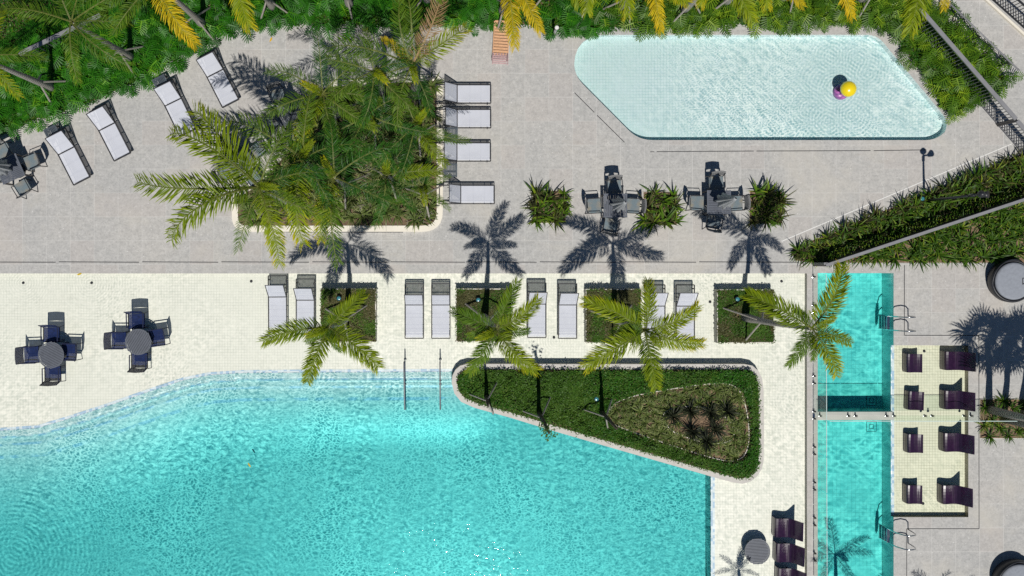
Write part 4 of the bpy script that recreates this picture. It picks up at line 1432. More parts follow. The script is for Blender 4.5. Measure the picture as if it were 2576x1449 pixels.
def bar_fence(name, label, a, b_, h, top_w, post_every=2.6, gap=0.115, rail='rail_metal', bal='baluster_metal', group=None, bar_w=0.02, base_z=0.0):
    A, B = P(*a, base_z), P(*b_, base_z)
    t = thing(name, label, 'fence', A, 0, group)
    D = (B - A)
    L = D.length
    u = D.normalized()
    MB().bar((0, 0, h), D + Vector((0, 0, h)), top_w, 0.045, rail).build('top_rail', t)
    m_ = MB()
    m_.bar((0, 0, 0.09), D + Vector((0, 0, 0.09)), 0.045, 0.03, bal)
    m_.build('bottom_rail', t)
    n = int(L / gap)
    # one flat bar repeated with shared data
    first = None
    bars = MB()
    for i in range(n + 1):
        p = u * (L * i / n)
        bars.box(p + Vector((0, 0, h / 2 + 0.03)), (bar_w, 0.03, h - 0.10), bal, rz=math.atan2(u.y, u.x))
    o = bars.build('baluster_row', t)
    k = max(1, int(round(L / post_every)))
    for i in range(k + 1):
        p = u * (L * i / k)
        MB().box(p + Vector((0, 0, h / 2)), (0.06, 0.06, h), 'dark_metal', rz=math.atan2(u.y, u.x)).build('post', t)
    return t

bar_fence('metal_railing', 'dark railing with a wide grey top running past the kids pool corner', (2274, 44), (2507, 312), 1.22, 0.14, gap=0.125)
bar_fence('metal_railing', 'continuation of the wide topped railing beside the wedge shaped bed', (2510, 316), (2640, 466), 1.22, 0.14, gap=0.125)
bar_fence('metal_railing', 'dark railing above the pale kerb at the far corner terrace', (2472, -20), (2640, 130), 1.1, 0.06, gap=0.12, rail='dark_metal', bal='dark_metal')
bar_fence('metal_railing', 'flat grey topped fence crossing the wedge shaped bed', (2046, 667), (2640, 470), 1.2, 0.105, gap=0.095, bal='dark_metal', bar_w=0.055)
k1, k2 = P(2452, -20), P(2600, 112)
bar_fence('metal_railing', 'pale topped railing half hidden by palm fronds in the western corner', (84, 153), (282, 58), 1.15, 0.15, gap=0.16)
tag(MB().prism(PP([(2452, -20), (2460, -20), (2600, 108), (2600, 116)]), 0, 0.10, 'white_coping').build('terrace_kerb'), kind='structure')
tag(MB().prism(PP([(2335, -20), (2345, -20), (2500, 150), (2496, 156)]), 0, 0.06, 'white_coping').build('bed_kerb'), kind='structure')

# double tube handrail of the ramp
t = thing('handrail', 'double tube ramp handrail with a rounded end beside the paving', 'handrail', P(2501, 170, 0))
base = P(2501, 170)
def rel(x, y, z):
    return P(x, y, z) - base
hr = MB()
d_ = (P(2524, 188) - P(2350, 20)).normalized()
sid = Vector((-d_.y, d_.x, 0))
A, B = P(2320, -9) - base, P(2524, 188) - base
for off, zz in ((0.0, 0.92), (0.085, 0.80)):
    pts_ = [A + sid * off + Vector((0, 0, zz)), B + sid * off + Vector((0, 0, zz))]
    hr.tube(pts_, 0.021, 'rail_metal', 8)
hr.tube([B + Vector((0, 0, .92)), B + d_ * .05 + Vector((0, 0, .90)) + sid * .03, B + sid * .085 + Vector((0, 0, .80))], 0.021, 'rail_metal', 8)
hr.build('rail_tube', t, True)
for (x, y) in ((2362, 32), (2432, 105), (2501, 170)):
    q = P(x, y) - base
    MB().tube([q, q + Vector((0, 0, .90))], 0.022, 'dark_metal', 8).build('post', t)

# frameless glass fence: one thing per pane
def glass_pane(label, a, b_, z0=0.0, h=1.22):
    A, B = P(*a, z0), P(*b_, z0)
    D = B - A
    u = D.normalized()
    t = thing('glass_fence_panel', label, 'glass fence', A, 0, 'frameless glass fence round the lap pools')
    MB().bar(u * .015 + Vector((0, 0, h / 2 + .03)), D - u * .015 + Vector((0, 0, h / 2 + .03)), 0.012, h - .02, 'fence_glass').build('pane', t)
    MB().bar(u * .015 + Vector((0, 0, h + .024)), D - u * .015 + Vector((0, 0, h + .024)), 0.022, 0.008, 'glass_edge').build('top_edge', t)
    for k in (0.13, D.length - 0.13):
        s = MB()
        c_ = u * k
        s.lathe([(0.045, 0), (0.045, 0.012), (0.03, 0.016)], 'chrome', c_, 12)
        n_ = Vector((-u.y, u.x, 0))
        for q in (-1, 1):
            s.box(c_ + n_ * q * 0.022 + Vector((0, 0, .09)), (0.05, 0.022, 0.17), 'dark_metal', rz=math.atan2(u.y, u.x))
        s.build('clamp', t)
ysg = [687, 776, 865, 954, 1043, 1132, 1221, 1310, 1399, 1488]
nm = ['first', 'second', 'third', 'fourth', 'fifth', 'sixth', 'seventh', 'eighth', 'ninth']
for i in range(9):
    glass_pane('%s glass pane southwards from the wedge shaped bed along the lap pool' % nm[i], (2045.5 + i * .25, ysg[i]), (2045.7 + i * .25, ysg[i + 1]))
xg = [2053, 2142, 2238, 2334, 2432, 2510]
for i in range(5):
    glass_pane('%s glass pane eastwards on the cross fence between the lap pools' % nm[i], (xg[i], 1045), (xg[i + 1], 1045), 0.0)
tag(MB().box(P(2059, 663, .60), (0.50, .08, 1.2), 'rail_metal').build('fence_end_post'), 'grey end post where the glass fence meets the flat topped fence', 'post')
tag(MB().prism(PP([(2044, 1040), (2050, 1040), (2050, 1050), (2044, 1050)]), 0, .01, 'chrome').build('fence_corner_plate'), 'small metal plate where the cross fence meets the long glass fence', 'plate')

# ================================================================ FURNITURE
def lounger_proto(hinge_ang=58):
    """head towards +X, foot towards -X, origin on the ground under the hinge"""
    t = thing('sun_lounger', 'x', 'sun lounger')
    W, LF, LB, Z = 0.66, 1.20, 0.76, 0.30
    fr = MB()
    for s in (-1, 1):
        fr.bar((-LF, s * W / 2, Z), (LB, s * W / 2, Z), 0.035, 0.05, 'dark_metal')
    fr.bar((-LF, -W / 2, Z), (-LF, W / 2, Z), 0.035, 0.05, 'dark_metal')
    fr.bar((LB, -W / 2, Z), (LB, W / 2, Z), 0.035, 0.05, 'dark_metal')
    for x in (-.85, -.45, .32):
        fr.bar((x, -W / 2, Z - .04), (x, W / 2, Z - .04), 0.03, 0.025, 'dark_metal')
    fr.build('frame', t)
    MB().bar((0.0, -W / 2, Z + .03), (0.0, W / 2, Z + .03), 0.03, 0.03, 'dark_metal').build('hinge_bar', t)
    for x in (-LF + .12, LB - .14):
        for s in (-1, 1):
            MB().bar((x, s * (W / 2 - .01), 0.0), (x, s * (W / 2 - .01), Z), 0.04, 0.04, 'dark_metal').build('leg', t)
    s_ = MB()
    n = 10
    vs, fs = [], []
    for i in range(n + 1):
        x = -LF + .035 + (LF - .055) * i / n
        for j in range(5):
            y = (-W / 2 + .03) + (W - .06) * j / 4
            sag = 0.02 * (1 - (2 * j / 4 - 1) ** 2) * math.sin(math.pi * min(1, max(0, i / n)))
            vs.append((x, y, Z + .032 - sag))
    for i in range(n):
        for j in range(4):
            a = i * 5 + j
            fs.append((a, a + 5, a + 6, a + 1))
    s_.add(vs, fs, 'white_sling').build('seat_sling', t, True)
    ca, sa = math.cos(R(hinge_ang)), math.sin(R(hinge_ang))
    b_ = MB()
    vs, fs = [], []
    for i in range(6):
        d = .03 + (LB - .03) * i / 5
        for j in range(5):
            y = (-W / 2 + .025) + (W - .05) * j / 4
            vs.append((d * ca, y, Z + .035 + d * sa))
    for i in range(5):
        for j in range(4):
            a = i * 5 + j
            fs.append((a, a + 5, a + 6, a + 1))
    bk = b_.add(vs, fs, 'white_sling').build('backrest', t, True)
    bf = MB()
    bk_ = bk
    for s in (-1, 1):
        bf.bar((0, s * (W / 2 - .012), Z + .03), (LB * ca, s * (W / 2 - .012), Z + .03 + LB * sa), 0.026, 0.03, 'dark_metal')
    bf.bar((LB * ca, -W / 2, Z + .03 + LB * sa), (LB * ca, W / 2, Z + .03 + LB * sa), 0.026, 0.03, 'dark_metal')
    bf.build('backrest_frame', bk_)
    sup = MB()
    for s in (-1, 1):
        sup.bar((LB * ca * .55, s * (W / 2 - .08), Z + LB * sa * .55), (LB * .62, s * (W / 2 - .08), Z - .02), 0.018, 0.02, 'dark_metal')
    sup.build('backrest_prop', t)
    return t

PROTO = {}
first_used = {}
def place_lounger(hinge_px, az, ang, label, group, z=0.0):
    q = AT(hinge_px[0], hinge_px[1], z + 0.33)
    q.z = z
    if ang not in PROTO:
        PROTO[ang] = lounger_proto(ang)
        o = PROTO[ang]
        o.location = q
        o.rotation_euler = (0, 0, R(az))
        o['label'] = label
        o['group'] = group
        return o
    return dup(PROTO[ang], q, R(az), label, group)

gs = 'white loungers standing in the shallow shelf pool'
for hx, hy, az, ang, lb in (
        (698, 747, 90.5, 55, 'lounger set furthest up and west of the westernmost square planter'),
        (768, 755, 90, 55, 'lounger right beside the westernmost square planter, foot under a frond'),
        (1042, 767, 90, 60, 'one of two even loungers, the one further from the dark green palm'),
        (1109, 767, 90, 60, 'one of two even loungers, the one beside the dark green palm'),
        (1350.5, 765, 90, 55, 'lounger east of the dark green palm with a frond over its foot'),
        (1428, 767, 90, 55, 'lounger between the leaf tipped lounger and the fullest palm'),
        (1650, 770, 90, 50, 'lounger most covered by the fronds of the fullest palm'),
        (1724, 770, 90, 50, 'lounger on the lap pool side of the fullest palm')):
    place_lounger((hx, hy), az, ang, lb, gs, SHELF)
ge = 'white loungers beside the white edged palm bed'
for hx, hy, ang, lb in ((1150, 236, 55, 'first lounger of the eastern row, next to the orange wooden lounger'),
                        (1150, 298, 58, 'second lounger of the eastern row, half under palm leaflets'),
                        (1149.5, 382, 55, 'third lounger of the eastern row, between the two slatted side tables'),
                        (1159, 489, 58, 'fourth lounger of the eastern row with a palm shadow on its foot')):
    place_lounger((hx, hy), 180, ang, lb, ge)
gw = 'slanted white loungers along the long bed'
for hx, hy, az, ang, lb in ((167, 379.5, 117, 40, 'slanted lounger nearest the western table and its chairs'),
                            (269, 319, 117, 40, 'slanted lounger standing alone without a side table'),
                            (435.5, 257, 116, 40, 'slanted lounger with a slatted side table at its head and fronds at its foot'),
                            (541.5, 184.5, 117, 40, 'slanted lounger under the gold frond and the feathery shadow')):
    place_lounger((hx, hy), az, ang, lb, gw)

def side_table(px, rz, label):
    c0 = AT(*px, .42)
    c0.z = 0
    t = thing('side_table', label, 'side table', c0, rz, 'slatted side tables')
    tp = MB()
    w = .47
    for s in (-1, 1):
        tp.box((0, s * (w / 2 - .03), .42), (w, .06, .03), 'side_table_metal')
        tp.box((s * (w / 2 - .03), 0, .419), (.058, w - .12, .028), 'side_table_metal')
    for i in range(7):
        tp.box((-w / 2 + .085 + i * .05, 0, .42), (.036, w - .12, .02), 'side_table_metal')
    tp.build('table_top', t)
    for a in (-1, 1):
        for b_ in (-1, 1):
            MB().box((a * (w / 2 - .03), b_ * (w / 2 - .03), .20), (.04, .04, .405), 'dark_metal').build('leg', t)
side_table((131, 335), R(27), 'slatted side table at the head of the westernmost lounger')
side_table((404.5, 208.5), R(27), 'slatted side table at the head of the lounger whose foot is under fronds')
side_table((1135, 337), 0, 'slatted side table partly under palm leaflets in the eastern row')
side_table((1133.5, 428), 0, 'slatted side table between the third and fourth loungers of the eastern row')

# navy sling armchairs, facing +X
def sling_chair():
    t = thing('sling_chair', 'x', 'chair')
    W, D, Z = .58, .52, .42
    f = MB()
    for s in (-1, 1):
        y = s * W / 2
        f.tube([(D / 2, y, 0), (D / 2, y, Z + .0), (D / 2 - .02, y, Z)], .014, 'navy_metal', 6)
        f.tube([(-D / 2, y, Z), (-D / 2 - .10, y, .86)], .014, 'navy_metal', 6)
        f.tube([(D / 2, y, Z), (-D / 2, y, Z)], .014, 'navy_metal', 6)
    f.tube([(D / 2, -W / 2, Z), (D / 2, W / 2, Z)], .014, 'navy_metal', 6)
    f.build('frame', t, True)
    for s in (-1, 1):
        a = MB()
        y = s * (W / 2)
        a.tube([(D / 2 - .06, y, 0), (D / 2 - .06, y, .62)], .013, 'navy_metal', 6)
        a.bar((D / 2 - .04, y, .63), (-D / 2 - .04, y, .63), .035, .02, 'navy_metal')
        a.build('armrest', t)
        MB().tube([(-D / 2 - .02, s * W / 2, Z), (-D / 2 - .05, s * W / 2, 0)], .014, 'navy_metal', 6).build('leg', t)
        MB().tube([(D / 2 - .01, s * (W / 2 - .015), Z), (D / 2 - .01, s * (W / 2 - .015), 0)], .014, 'navy_metal', 6).build('leg', t)
    MB().add([(D / 2, -W / 2 + .005, Z + .008), (D / 2, W / 2 - .005, Z + .008), (0, W / 2 - .005, Z - .02), (0, -W / 2 + .005, Z - .02), (-D / 2, W / 2 - .005, Z), (-D / 2, -W / 2 + .005, Z)],
             [(0, 1, 2, 3), (3, 2, 4, 5)], 'navy_sling').build('seat', t)
    bk = MB()
    vs = []
    for i in range(5):
        k = i / 4
        for y in (-W / 2 + .01, 0, W / 2 - .01):
            vs.append((-D / 2 - .11 * k - (.02 if y == 0 else 0), y, Z + .005 + .46 * k))
    fs = []
    for i in range(4):
        for j in range(2):
            a = i * 3 + j
            fs.append((a, a + 3, a + 4, a + 1))
    bk.add(vs, fs, 'navy_sling').build('backrest', t, True)
    return t
sc0 = sling_chair()
def place(proto, used, px, zt, z, rz, label, group):
    q = AT(px[0], px[1], z + zt)
    q.z = z
    if not used:
        proto.location = q
        proto.rotation_euler = (0, 0, rz)
        proto['label'] = label
        proto['group'] = group
        used.append(1)
        return proto
    return dup(proto, q, rz, label, group)
used = []
for px, rz, lb in (((129.8, 842), -90, 'navy chair north of the western round table'), ((79, 892), 2, 'navy chair west of the western round table'),
                   ((175, 884.5), 178, 'navy chair east of the western round table'), ((133, 940), 91, 'navy chair south of the western round table'),
                   ((343.5, 808), -88, 'navy chair north of the round table nearer the loungers'), ((299, 856), 0, 'navy chair west of the round table nearer the loungers'),
                   ((395.5, 849), 188, 'turned navy chair east of the round table nearer the loungers'), ((351, 907), 90, 'navy chair south of the round table nearer the loungers')):
    place(sc0, used, px, .42, SHELF, R(rz), lb, 'navy sling chairs in the shallow water')

def round_table(px, zt, z, r_, rot, label, name='round_table'):
    c0 = AT(*px, z + zt)
    c0.z = z
    t = thing(name, label, 'table', c0, rot, 'round slatted tables')
    tp = MB()
    n = int(2 * r_ / .052)
    for i in range(n):
        y = -r_ + (i + .5) * 2 * r_ / n
        x = math.sqrt(max(0, (r_ - .012) ** 2 - max(abs(y) - .02, 0) ** 2))
        tp.box((0, y, zt), (2 * x, .043, .02), 'slate_metal')
    tp.build('table_top', t)
    MB().lathe([(r_ - .022, zt - .03), (r_, zt - .03), (r_, zt + .012), (r_ - .022, zt + .012), (r_ - .022, zt - .03)], 'slate_metal', caps=False, n=48).lathe([(r_ - .05, zt - .035), (r_ - .05, zt - .03)], 'dark_metal').build('rim', t, False)
    for k in range(4):
        a = k * math.pi / 2 + .78
        MB().tube([(r_ * .75 * math.cos(a), r_ * .75 * math.sin(a), 0), (r_ * .7 * math.cos(a), r_ * .7 * math.sin(a), zt - .03)], .016, 'dark_metal', 6).build('leg', t)
    return t
round_table((128.4, 893.4), .72, SHELF, .46, R(18), 'round slatted table nearest the western end of the shelf pool')
round_table((347.7, 860.3), .72, SHELF, .46, R(-68), 'round slatted table ringed by chairs nearer the loungers')
round_table((1905.4, 1387.3), .43, SHELF, .455, R(3), 'low round slatted table beside the row of purple chairs')

# wicker dining chairs, facing +X
def wicker_chair():
    t = thing('wicker_chair', 'x', 'chair')
    W, D, Z = .50, .46, .44
    MB().box((0, 0, Z), (D, W, .05), 'seat_weave').build('seat', t)
    bk = MB()
    vs = []
    for i in range(4):
        k = i / 3
        for j in range(5):
            y = -W / 2 + W * j / 4
            vs.append((-D / 2 - .01 - .09 * k - .035 * (1 - (2 * j / 4 - 1) ** 2), y, Z + .12 + .33 * k))
    fs = []
    for i in range(3):
        for j in range(4):
            a = i * 5 + j
            fs.append((a, a + 5, a + 6, a + 1))
    n0 = len(vs)
    vs += [(x - .03, y, z) for x, y, z in vs]
    fs += [tuple(reversed([i + n0 for i in f])) for f in fs]
    for j in range(4):
        fs.append((15 + j, 15 + j + n0, 16 + j + n0, 16 + j))
    bk.add(vs, fs, 'wicker').build('backrest', t, True)
    for s in (-1, 1):
        MB().bar((D / 2 - .02, s * (W / 2 - .01), 0), (D / 2 - .02, s * (W / 2 - .01), Z), .03, .03, 'dark_metal').build('leg', t)
        MB().tube([(-D / 2 - .06, s * (W / 2 - .01), 0), (-D / 2 + .01, s * (W / 2 - .01), Z), (-D / 2 - .06, s * (W / 2 - .01), Z + .38)], .017, 'dark_metal', 6).build('leg', t)
        MB().tube([(D / 2 - .03, s * (W / 2 + .005), Z), (D / 2 - .05, s * (W / 2 + .02), .64), (-D / 2 - .02, s * (W / 2 + .01), .66)], .015, 'dark_metal', 6).build('armrest', t)
    return t
wc0 = wicker_chair()
usedw = []

def square_table(px, rz, label):
    c0 = AT(*px, .73)
    c0.z = 0
    t = thing('square_table', label, 'table', c0, rz, 'square slatted tables under parasols')
    tp = MB()
    w = .84
    for i in range(14):
        tp.box((-w / 2 + .03 + i * (w - .06) / 13, 0, .73), (.05, w - .10, .022), 'slate_metal')
    for s in (-1, 1):
        tp.box((0, s * (w / 2 - .025), .73), (w, .05, .03), 'slate_metal')
    tp.build('table_top', t)
    for a in (-1, 1):
        for b_ in (-1, 1):
            MB().box((a * (w / 2 - .035), b_ * (w / 2 - .035), .355), (.05, .05, .71), 'dark_metal').build('leg', t)
    return c0

def parasol(c0, label, h=2.8, rz=0.0):
    t = thing('closed_parasol', label, 'parasol', c0, rz, 'closed parasols standing through the square tables')
    MB().tube([(0, 0, 0.06), (0, 0, h)], .022, 'dark_metal', 8).build('pole', t, True)
    MB().lathe([(.26, 0), (.26, .05), (.05, .08)], 'dark_metal').build('base', t)
    cp = MB()
    n = 40
    prof = [(0.03, h + .02), (0.07, h - .12), (.11, h - .55), (.15, h - 1.0), (.20, h - 1.35), (.23, h - 1.55), (.16, h - 1.62)]
    vs, fs = [], []
    for r_, z in prof:
        for k in range(n):
            a = 2 * math.pi * k / n
            f = 1 + (.34 * math.cos(8 * a) + .10 * math.sin(13 * a)) * min(1, (h - z) / 1.0)
            vs.append((r_ * f * math.cos(a), r_ * f * math.sin(a), z + .05 * math.cos(8 * a + 1) * (1 if z < h - 1.4 else 0)))
    for i in range(len(prof) - 1):
        for k in range(n):
            a, b_ = i * n + k, i * n + (k + 1) % n
            fs.append((a, a + n, b_ + n, b_))
    fs.append(tuple(range(n)))
    cpo = cp.add(vs, fs, 'canopy_fabric').build('canopy', t, True)
    MB().lathe([(.0, h + .10), (.022, h + .07), (.02, h + .02)], 'dark_metal', n=10).build('finial', cpo)

def dining(px, rz, who, chairs, h=2.8):
    c0 = square_table(px, rz, 'square slatted table ' + who)
    parasol(c0, 'closed grey parasol rising through the square table ' + who, h, rz)
    for ang, dist, tw, nm_ in chairs:
        a = R(ang)
        q = c0 + Vector((math.cos(a), math.sin(a), 0)) * dist
        lb = 'wicker chair on the %s side of the table %s' % (nm_, who)
        if not usedw:
            wc0.location = q
            wc0.rotation_euler = (0, 0, a + math.pi + R(tw))
            wc0['label'] = lb
            wc0['group'] = 'wicker dining chairs'
            usedw.append(1)
        else:
            dup(wc0, q, a + math.pi + R(tw), lb, 'wicker dining chairs')
dining((1548, 517), 0, 'between the first two planted squares', [(180, .70, 4, 'west'), (0, .68, -5, 'east'), (90, .68, 3, 'north'), (-100, .70, -2, 'south')])
dining((1808.5, 508.5), R(90), 'between the last two planted squares', [(182, .70, -4, 'west'), (-2, .68, 4, 'east'), (92, .70, 0, 'north'), (-100, .70, 0, 'south')])
dining((24, 425), R(114), 'at the western edge of the paving', [(-62, .72, 3, 'south-east'), (22, .72, 0, 'north-east'), (118, .74, 0, 'north-west'), (204, .7, 0, 'south-west')], 2.7)
dining((604, 405), R(-55), 'under the arching palm fronds', [(-55, .72, 0, 'south-east'), (35, .70, 0, 'north-east'), (125, .72, 0, 'north-west'), (215, .7, 0, 'south-west')], 2.5)
dining((722, 282), R(30), 'half hidden behind the palm bed', [(120, .74, -8, 'north-west'), (30, .72, 0, 'north-east'), (210, .72, 5, 'south-west')], 2.5)

# moulded purple pool chairs; front panel at x = 0, back towards +X
def moulded(prof, W, name):
    """closed profile in x, z extruded over the width"""
    t = thing(name, 'x', 'pool chair' if name == 'pool_chair' else 'footstool')
    m_ = MB()
    top, th = prof, 0.045
    n = len(top)
    low = []
    for i in range(n):
        a, b_ = Vector(top[max(i - 1, 0)]), Vector(top[min(i + 1, n - 1)])
        d = (b_ - a).normalized()
        low.append((top[i][0] + d.y * th, top[i][1] - d.x * th))
    K = 7
    vs = []
    for j in range(K):
        y = -W / 2 + W * j / (K - 1)
        dish = 0.018 * (1 - (2 * j / (K - 1) - 1) ** 2)
        vs += [(x, y, z - dish) for x, z in top] + [(x, y, z) for x, z in low]
    fs = []
    S = 2 * n
    for j in range(K - 1):
        for i in range(n - 1):
            a = j * S + i
            fs.append((a, a + S, a + S + 1, a + 1))
            c_ = j * S + n + i
            fs.append((c_, c_ + 1, c_ + S + 1, c_ + S))
        fs.append((j * S + n - 1, j * S + S + n - 1, j * S + S + 2 * n - 1, j * S + 2 * n - 1))
        fs.append((j * S, j * S + n, j * S + S + n, j * S + S))
    for j in (0, K - 1):
        for i in range(n - 1):
            q = (j * S + i, j * S + i + 1, j * S + n + i + 1, j * S + n + i)
            fs.append(q if j == 0 else tuple(reversed(q)))
    m_.add(vs, fs, 'purple_shell').build('shell', t, False)
    return t
big_prof = [(0.0, 0.0), (-0.01, 0.18), (0.0, 0.34), (0.03, 0.42), (0.10, 0.44), (0.22, 0.41), (0.36, 0.38), (0.47, 0.385), (0.53, 0.42), (0.60, 0.52), (0.68, 0.68), (0.78, 0.88), (0.80, 0.91)]
big = moulded(big_prof, .66, 'pool_chair')
MB().box((.44, 0, .19), (.05, .56, .38), 'purple_shell').build('rear_support', big)
small_prof = [(0.0, 0.0), (-0.01, 0.18), (0.0, 0.33), (0.03, 0.385), (0.09, 0.395), (0.22, 0.37), (0.36, 0.37), (0.46, 0.40), (0.52, 0.43)]
small = moulded(small_prof, .66, 'pool_footstool')
MB().box((.42, 0, .19), (.05, .58, .36), 'purple_shell').build('rear_support', small)
ub, us = [], []
zs = SHELF - .028
for i, (x, y, lb) in enumerate(((2364, 907, 'first purple chair of the side shelf, nearest the upper ladder'), (2363, 1004.5, 'second purple chair of the side shelf, just before the cross fence'),
                                (2361, 1110, 'third purple chair of the side shelf, just past the cross fence'), (2357, 1240, 'fourth purple chair of the side shelf, nearest the lower ladder'))):
    place(big, ub, (x, y - 2), 0.0, zs, 0, lb, 'purple moulded pool chairs')
for x, y, lb in ((1941, 1322, 'topmost purple chair in the tight row beside the low round table'), (1944, 1384, 'middle purple chair in the tight row beside the low round table'),
                 (1948, 1446, 'lowest purple chair in the tight row, cut by the palm shadow')):
    place(big, ub, (x, y - 2), 0.0, SHELF, R(-1.5), lb, 'purple moulded pool chairs')
for x, y, rz, lb in ((2270, 913, 0, 'first purple footstool, opposite the chair nearest the upper ladder'), (2274, 1006, -2, 'second purple footstool, just before the cross fence'),
                     (2272, 1113, 0, 'third purple footstool, just past the cross fence'), (2270, 1240, 0, 'fourth purple footstool, nearest the lower ladder')):
    place(small, us, (x, y - 2), 0.0, zs, R(rz), lb, 'purple moulded footstools')

# round daybeds
def daybed(px, r_, label, tag_mark):
    c0 = AT(*px, .45)
    c0.z = 0
    t = thing('round_daybed', label, 'daybed', c0, 0, 'round dark daybeds')
    MB().lathe([(r_ + .06, 0), (r_ + .10, .12), (r_ + .11, .34), (r_ + .09, .40), (r_ + .04, .41), (r_ + .02, .36), (r_ + .01, .34)], 'dark_metal', n=56).build('woven_base', t, True)
    MB().lathe([(r_, .35), (r_ + .005, .42), (r_ - .02, .47), (r_ - .08, .485), (r_ * .5, .49), (0.01, .492)], 'daybed_cushion', n=56).build('cushion', t, True)
    bk = MB()
    vs, fs = [], []
    K = 30
    for i in range(K + 1):
        a = R(70 + 130 * i / K)
        hh = .36 + .20 * math.sin(math.pi * i / K) ** .6
        for rr_, z in ((r_ + .05, .34), (r_ + .08, hh), (r_ + .12, hh), (r_ + .115, .30)):
            vs.append((rr_ * math.cos(a), rr_ * math.sin(a), z))
    for i in range(K):
        for j in range(3):
            a = i * 4 + j
            fs.append((a, a + 1, a + 5, a + 4))
    bk.add(vs, fs, 'dark_metal').build('curved_backrest', t, True)
    if tag_mark:
        f = MB()
        f.bar((.28, .10, .50), (.28, -.12, .50), .02, .012, 'dark_metal').bar((.28, .10, .50), (.55, .10, .50), .02, .012, 'dark_metal').bar((.28, -.12, .50), (.38, -.05, .50), .02, .012, 'dark_metal')
        f.build('loose_strap', t)
daybed((2551, 707), .66, 'round daybed touching the wedge shaped bed', True)
daybed((2566, 1471), .72, 'round daybed at the southern edge of the terrace', False)

# orange wooden lounger
q = AT(1260, 112, .3)
q.z = 0
t = thing('wooden_lounger', 'worn orange and pink slatted wooden lounger at the edge of the bed', 'lounger', q, R(-3))
sl = MB()
for i in range(11):
    y = .80 - i * .105
    z = .30 + (.10 * (y - .3) if y > .3 else 0)
    sl.box((0, y, z), (.50, .082, .022), 'orange_wood')
sl.build('seat_slats', t)
bs = MB()
for i in range(6):
    y = -.34 - i * .075
    bs.box((-.02, y, .32 + .045 * i), (.50, .045, .02), 'pink_wood', M=Matrix.Rotation(-.5, 3, 'X'))
for i in range(5):
    x = -.2 + i * .1
    bs.box((x, -.40, .335), (.035, .16, .018), 'orange_wood')
bs.build('foot_slats', t)
for s in (-1, 1):
    MB().bar((s * .27, .82, .30), (s * .27, -.30, .29), .03, .06, 'orange_wood').bar((s * .27, -.30, .29), (s * .27, -.76, .55), .03, .05, 'pink_wood').build('side_rail', t)
    for y in (.7, -.5):
        MB().bar((s * .28, y, 0), (s * .28, y, .29), .04, .04, 'pink_wood').build('leg', t)

# yellow water toy
q = P(2122, 229, -.31)
t = thing('water_toy', 'yellow domed water toy on a violet foot in the kids pool', 'water toy', q)
MB().lathe([(.27, 0), (.27, .12), (.24, .17), (.12, .20)], 'violet_plastic', n=36).build('foot', t, True)
MB().lathe([(.11, .19), (.09, .5), (.10, .72)], 'violet_plastic', n=20).build('stem', t, True)
MB().lathe([(.26, .70), (.285, .73), (.28, .79), (.24, .87), (.17, .93), (.08, .965), (.005, .975)], 'yellow_plastic', n=40).build('dome', t, True)

# ladders of the lap pool
def ladder(y0, label):
    t = thing('pool_ladder', label, 'ladder', P(2248, y0, 0), 0, 'chrome ladders of the lap pool')
    for s in (-1, 1):
        yy = s * .245
        pts_ = [(.52, yy, 0.0), (.52, yy, .55), (.44, yy, .74), (.26, yy, .82), (.05, yy, .74), (-.10, yy, .45), (-.16, yy, 0), (-.22, yy, -.75)]
        MB().tube(pts_, .021, 'chrome', 10).build('rail', t, True)
    for k in range(4):
        MB().box((-.17 - .012 * k, 0, -.06 - .19 * k), (.10, .48, .03), 'chrome').build('step', t)
ladder(812, 'chrome ladder on the upper side of the side shelf')
ladder(1349, 'chrome ladder on the lower side of the side shelf')

# handrails down the steps of the big pool
for x, lb in ((1018.5, 'entry handrail further from the island planter'), (1107.5, 'entry handrail nearer the island planter')):
    q = P(x, 905, SHELF)
    t = thing('entry_handrail', lb, 'handrail', q, 0, 'pair of handrails over the pool steps')
    MB().tube([(0, .0, 0), (0, -.02, .82), (0, -.12, .90), (0, -1.3, .62), (0, -1.75, .45), (0, -1.9, -.55)], .021, 'rail_metal', 8).build('top_tube', t, True)
    MB().tube([(0, -.9, 0), (0, -.9, .72)], .019, 'rail_metal', 8).build('post', t, True)
    for yy in (0, -.9):
        MB().lathe([(.05, 0), (.05, .015), (.03, .02)], 'chrome', (0, yy, 0), 14).build('base_plate', t)

# shower post in the hedge edge
q = P(1391, 92, 0)
t = thing('shower_post', 'slim chrome shower post at the edge of the long bed', 'shower', q)
MB().lathe([(.09, 0), (.09, .03), (.045, .05)], 'chrome', n=20).build('base_plate', t, True)
MB().tube([(0, 0, .04), (0, 0, 1.35)], .05, 'chrome', 14).build('column', t, True)
MB().lathe([(.07, 1.35), (.075, 1.37), (.06, 1.40), (.03, 1.40)], 'white_flower', n=18).build('head', t, True)

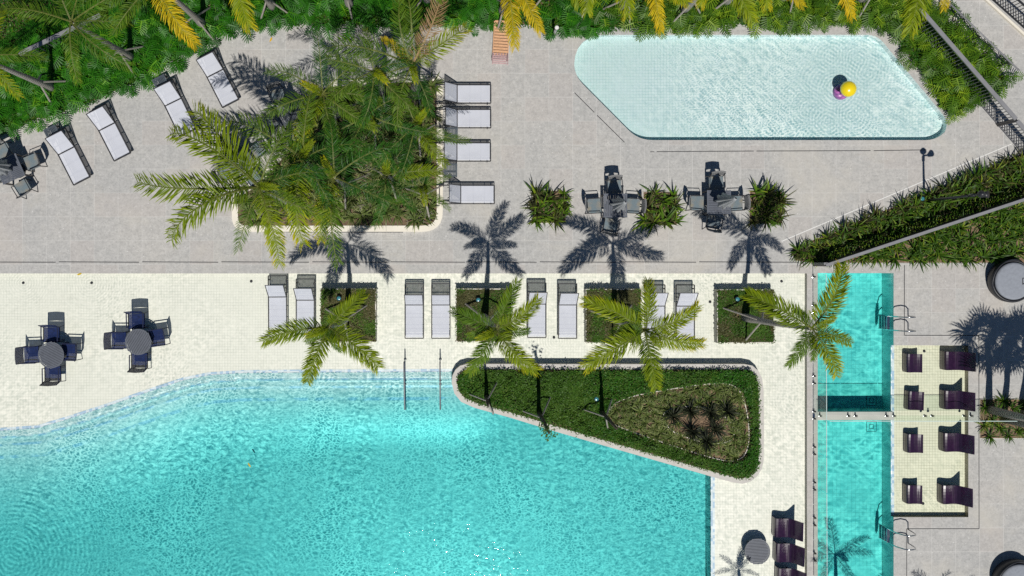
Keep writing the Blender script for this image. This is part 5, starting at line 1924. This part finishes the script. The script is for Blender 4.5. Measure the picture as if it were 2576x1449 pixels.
# floodlight pole in the wedge bed
q = P(2325, 506, 0)
t = thing('floodlight_pole', 'tall slim pole with floodlights rising from the wedge shaped bed', 'lamp')
t.location = q
MB().tube([(0, 0, 0), (0, 0, 3.3)], [.05, .035], 'dark_metal', 10).tube([(0, 0, 3.1), (0, 0, 3.4)], .055, 'dark_metal', 10).build('pole', t, True)
for a, zz, r_ in ((.0, 3.85, .12),):
    MB().lathe([(.01, 3.68), (.09, 3.72), (.12, 3.8), (.09, 3.9), (.01, 3.94)], 'dark_metal', n=18).build('upper_lamp', t, True)
MB().tube([(0, 0, 3.3), (.0, 0, 3.7)], .02, 'dark_metal', 6).tube([(0, 0, 3.45), (.22, 0, 3.55)], .03, 'dark_metal', 8).build('bracket', t)
MB().tube([(.18, 0, 3.5), (.30, 0, 3.66)], [.06, .12], 'dark_metal', 12).build('side_lamp', t, True)

# teal lensed spotlights
for x, y, z, lb in ((853, 750, .2, 'teal lensed spotlight in the westernmost square planter'), (1203, 754, .2, 'teal lensed spotlight in the planter of the dark green palm'),
                    (1854, 752, .2, 'teal lensed spotlight in the planter of the leaning palm'), (1500, 1003, .25, 'teal lensed spotlight beside the bare trunk on the island planter'),
                    (2318, 500, .25, 'teal lensed spotlight at the foot of the floodlight pole')):
    c0 = AT(x, y, z + .1)
    c0.z = z - .02
    t = thing('garden_spotlight', lb, 'spotlight', c0)
    MB().tube([(0, 0, 0), (0, 0, .12)], .02, 'dark_metal', 8).lathe([(.05, .10), (.085, .14), (.09, .2), (.085, .2)], 'dark_metal', n=18, caps=False).build('housing', t)
    t = t.children[0] if t.children else t
    MB().lathe([(.083, .195), (.05, .205), (.005, .21)], 'teal_lens', n=18).build('lens', t, True)

# floor grates of the lap pools
g = MB()
for x, y in ((2192, 1008), (2192, 1073)):
    q = AT(x, y, DEEP)
    for w in (.36, .15):
        for s in (-1, 1):
            g.box((q.x, q.y + s * w / 2, DEEP + .005), (w, .014, .006), 'drain_metal')
            g.box((q.x + s * w / 2, q.y, DEEP + .006), (.014, w, .006), 'drain_metal')
tag(g.build('pool_floor_grates'), kind='structure')

# three fallen leaves
for x, y, z, rz, lb in ((200, 690, 0.008, 0.2, 'dry orange leaf lying at the edge of the shelf pool'), (682, 100, 0.01, 1.0, 'orange fallen leaf on the paving under the long bed'),
                        (625, 1172, WATER + .006, 2.0, 'small yellow leaf floating on the big pool')):
    L = Leaves()
    L.ribbon([Vector((-.09, 0, 0)), Vector((-.02, 0, .012)), Vector((.05, .01, .01)), Vector((.10, .02, 0))], [.02, .06, .05, 0], Vector((0, 1, 0)), .9)
    tag(obj_from('fallen_leaf', L.mesh('fallen_leaf', ['frond_gold']), None, P(x, y, z), rz), lb, 'leaf')
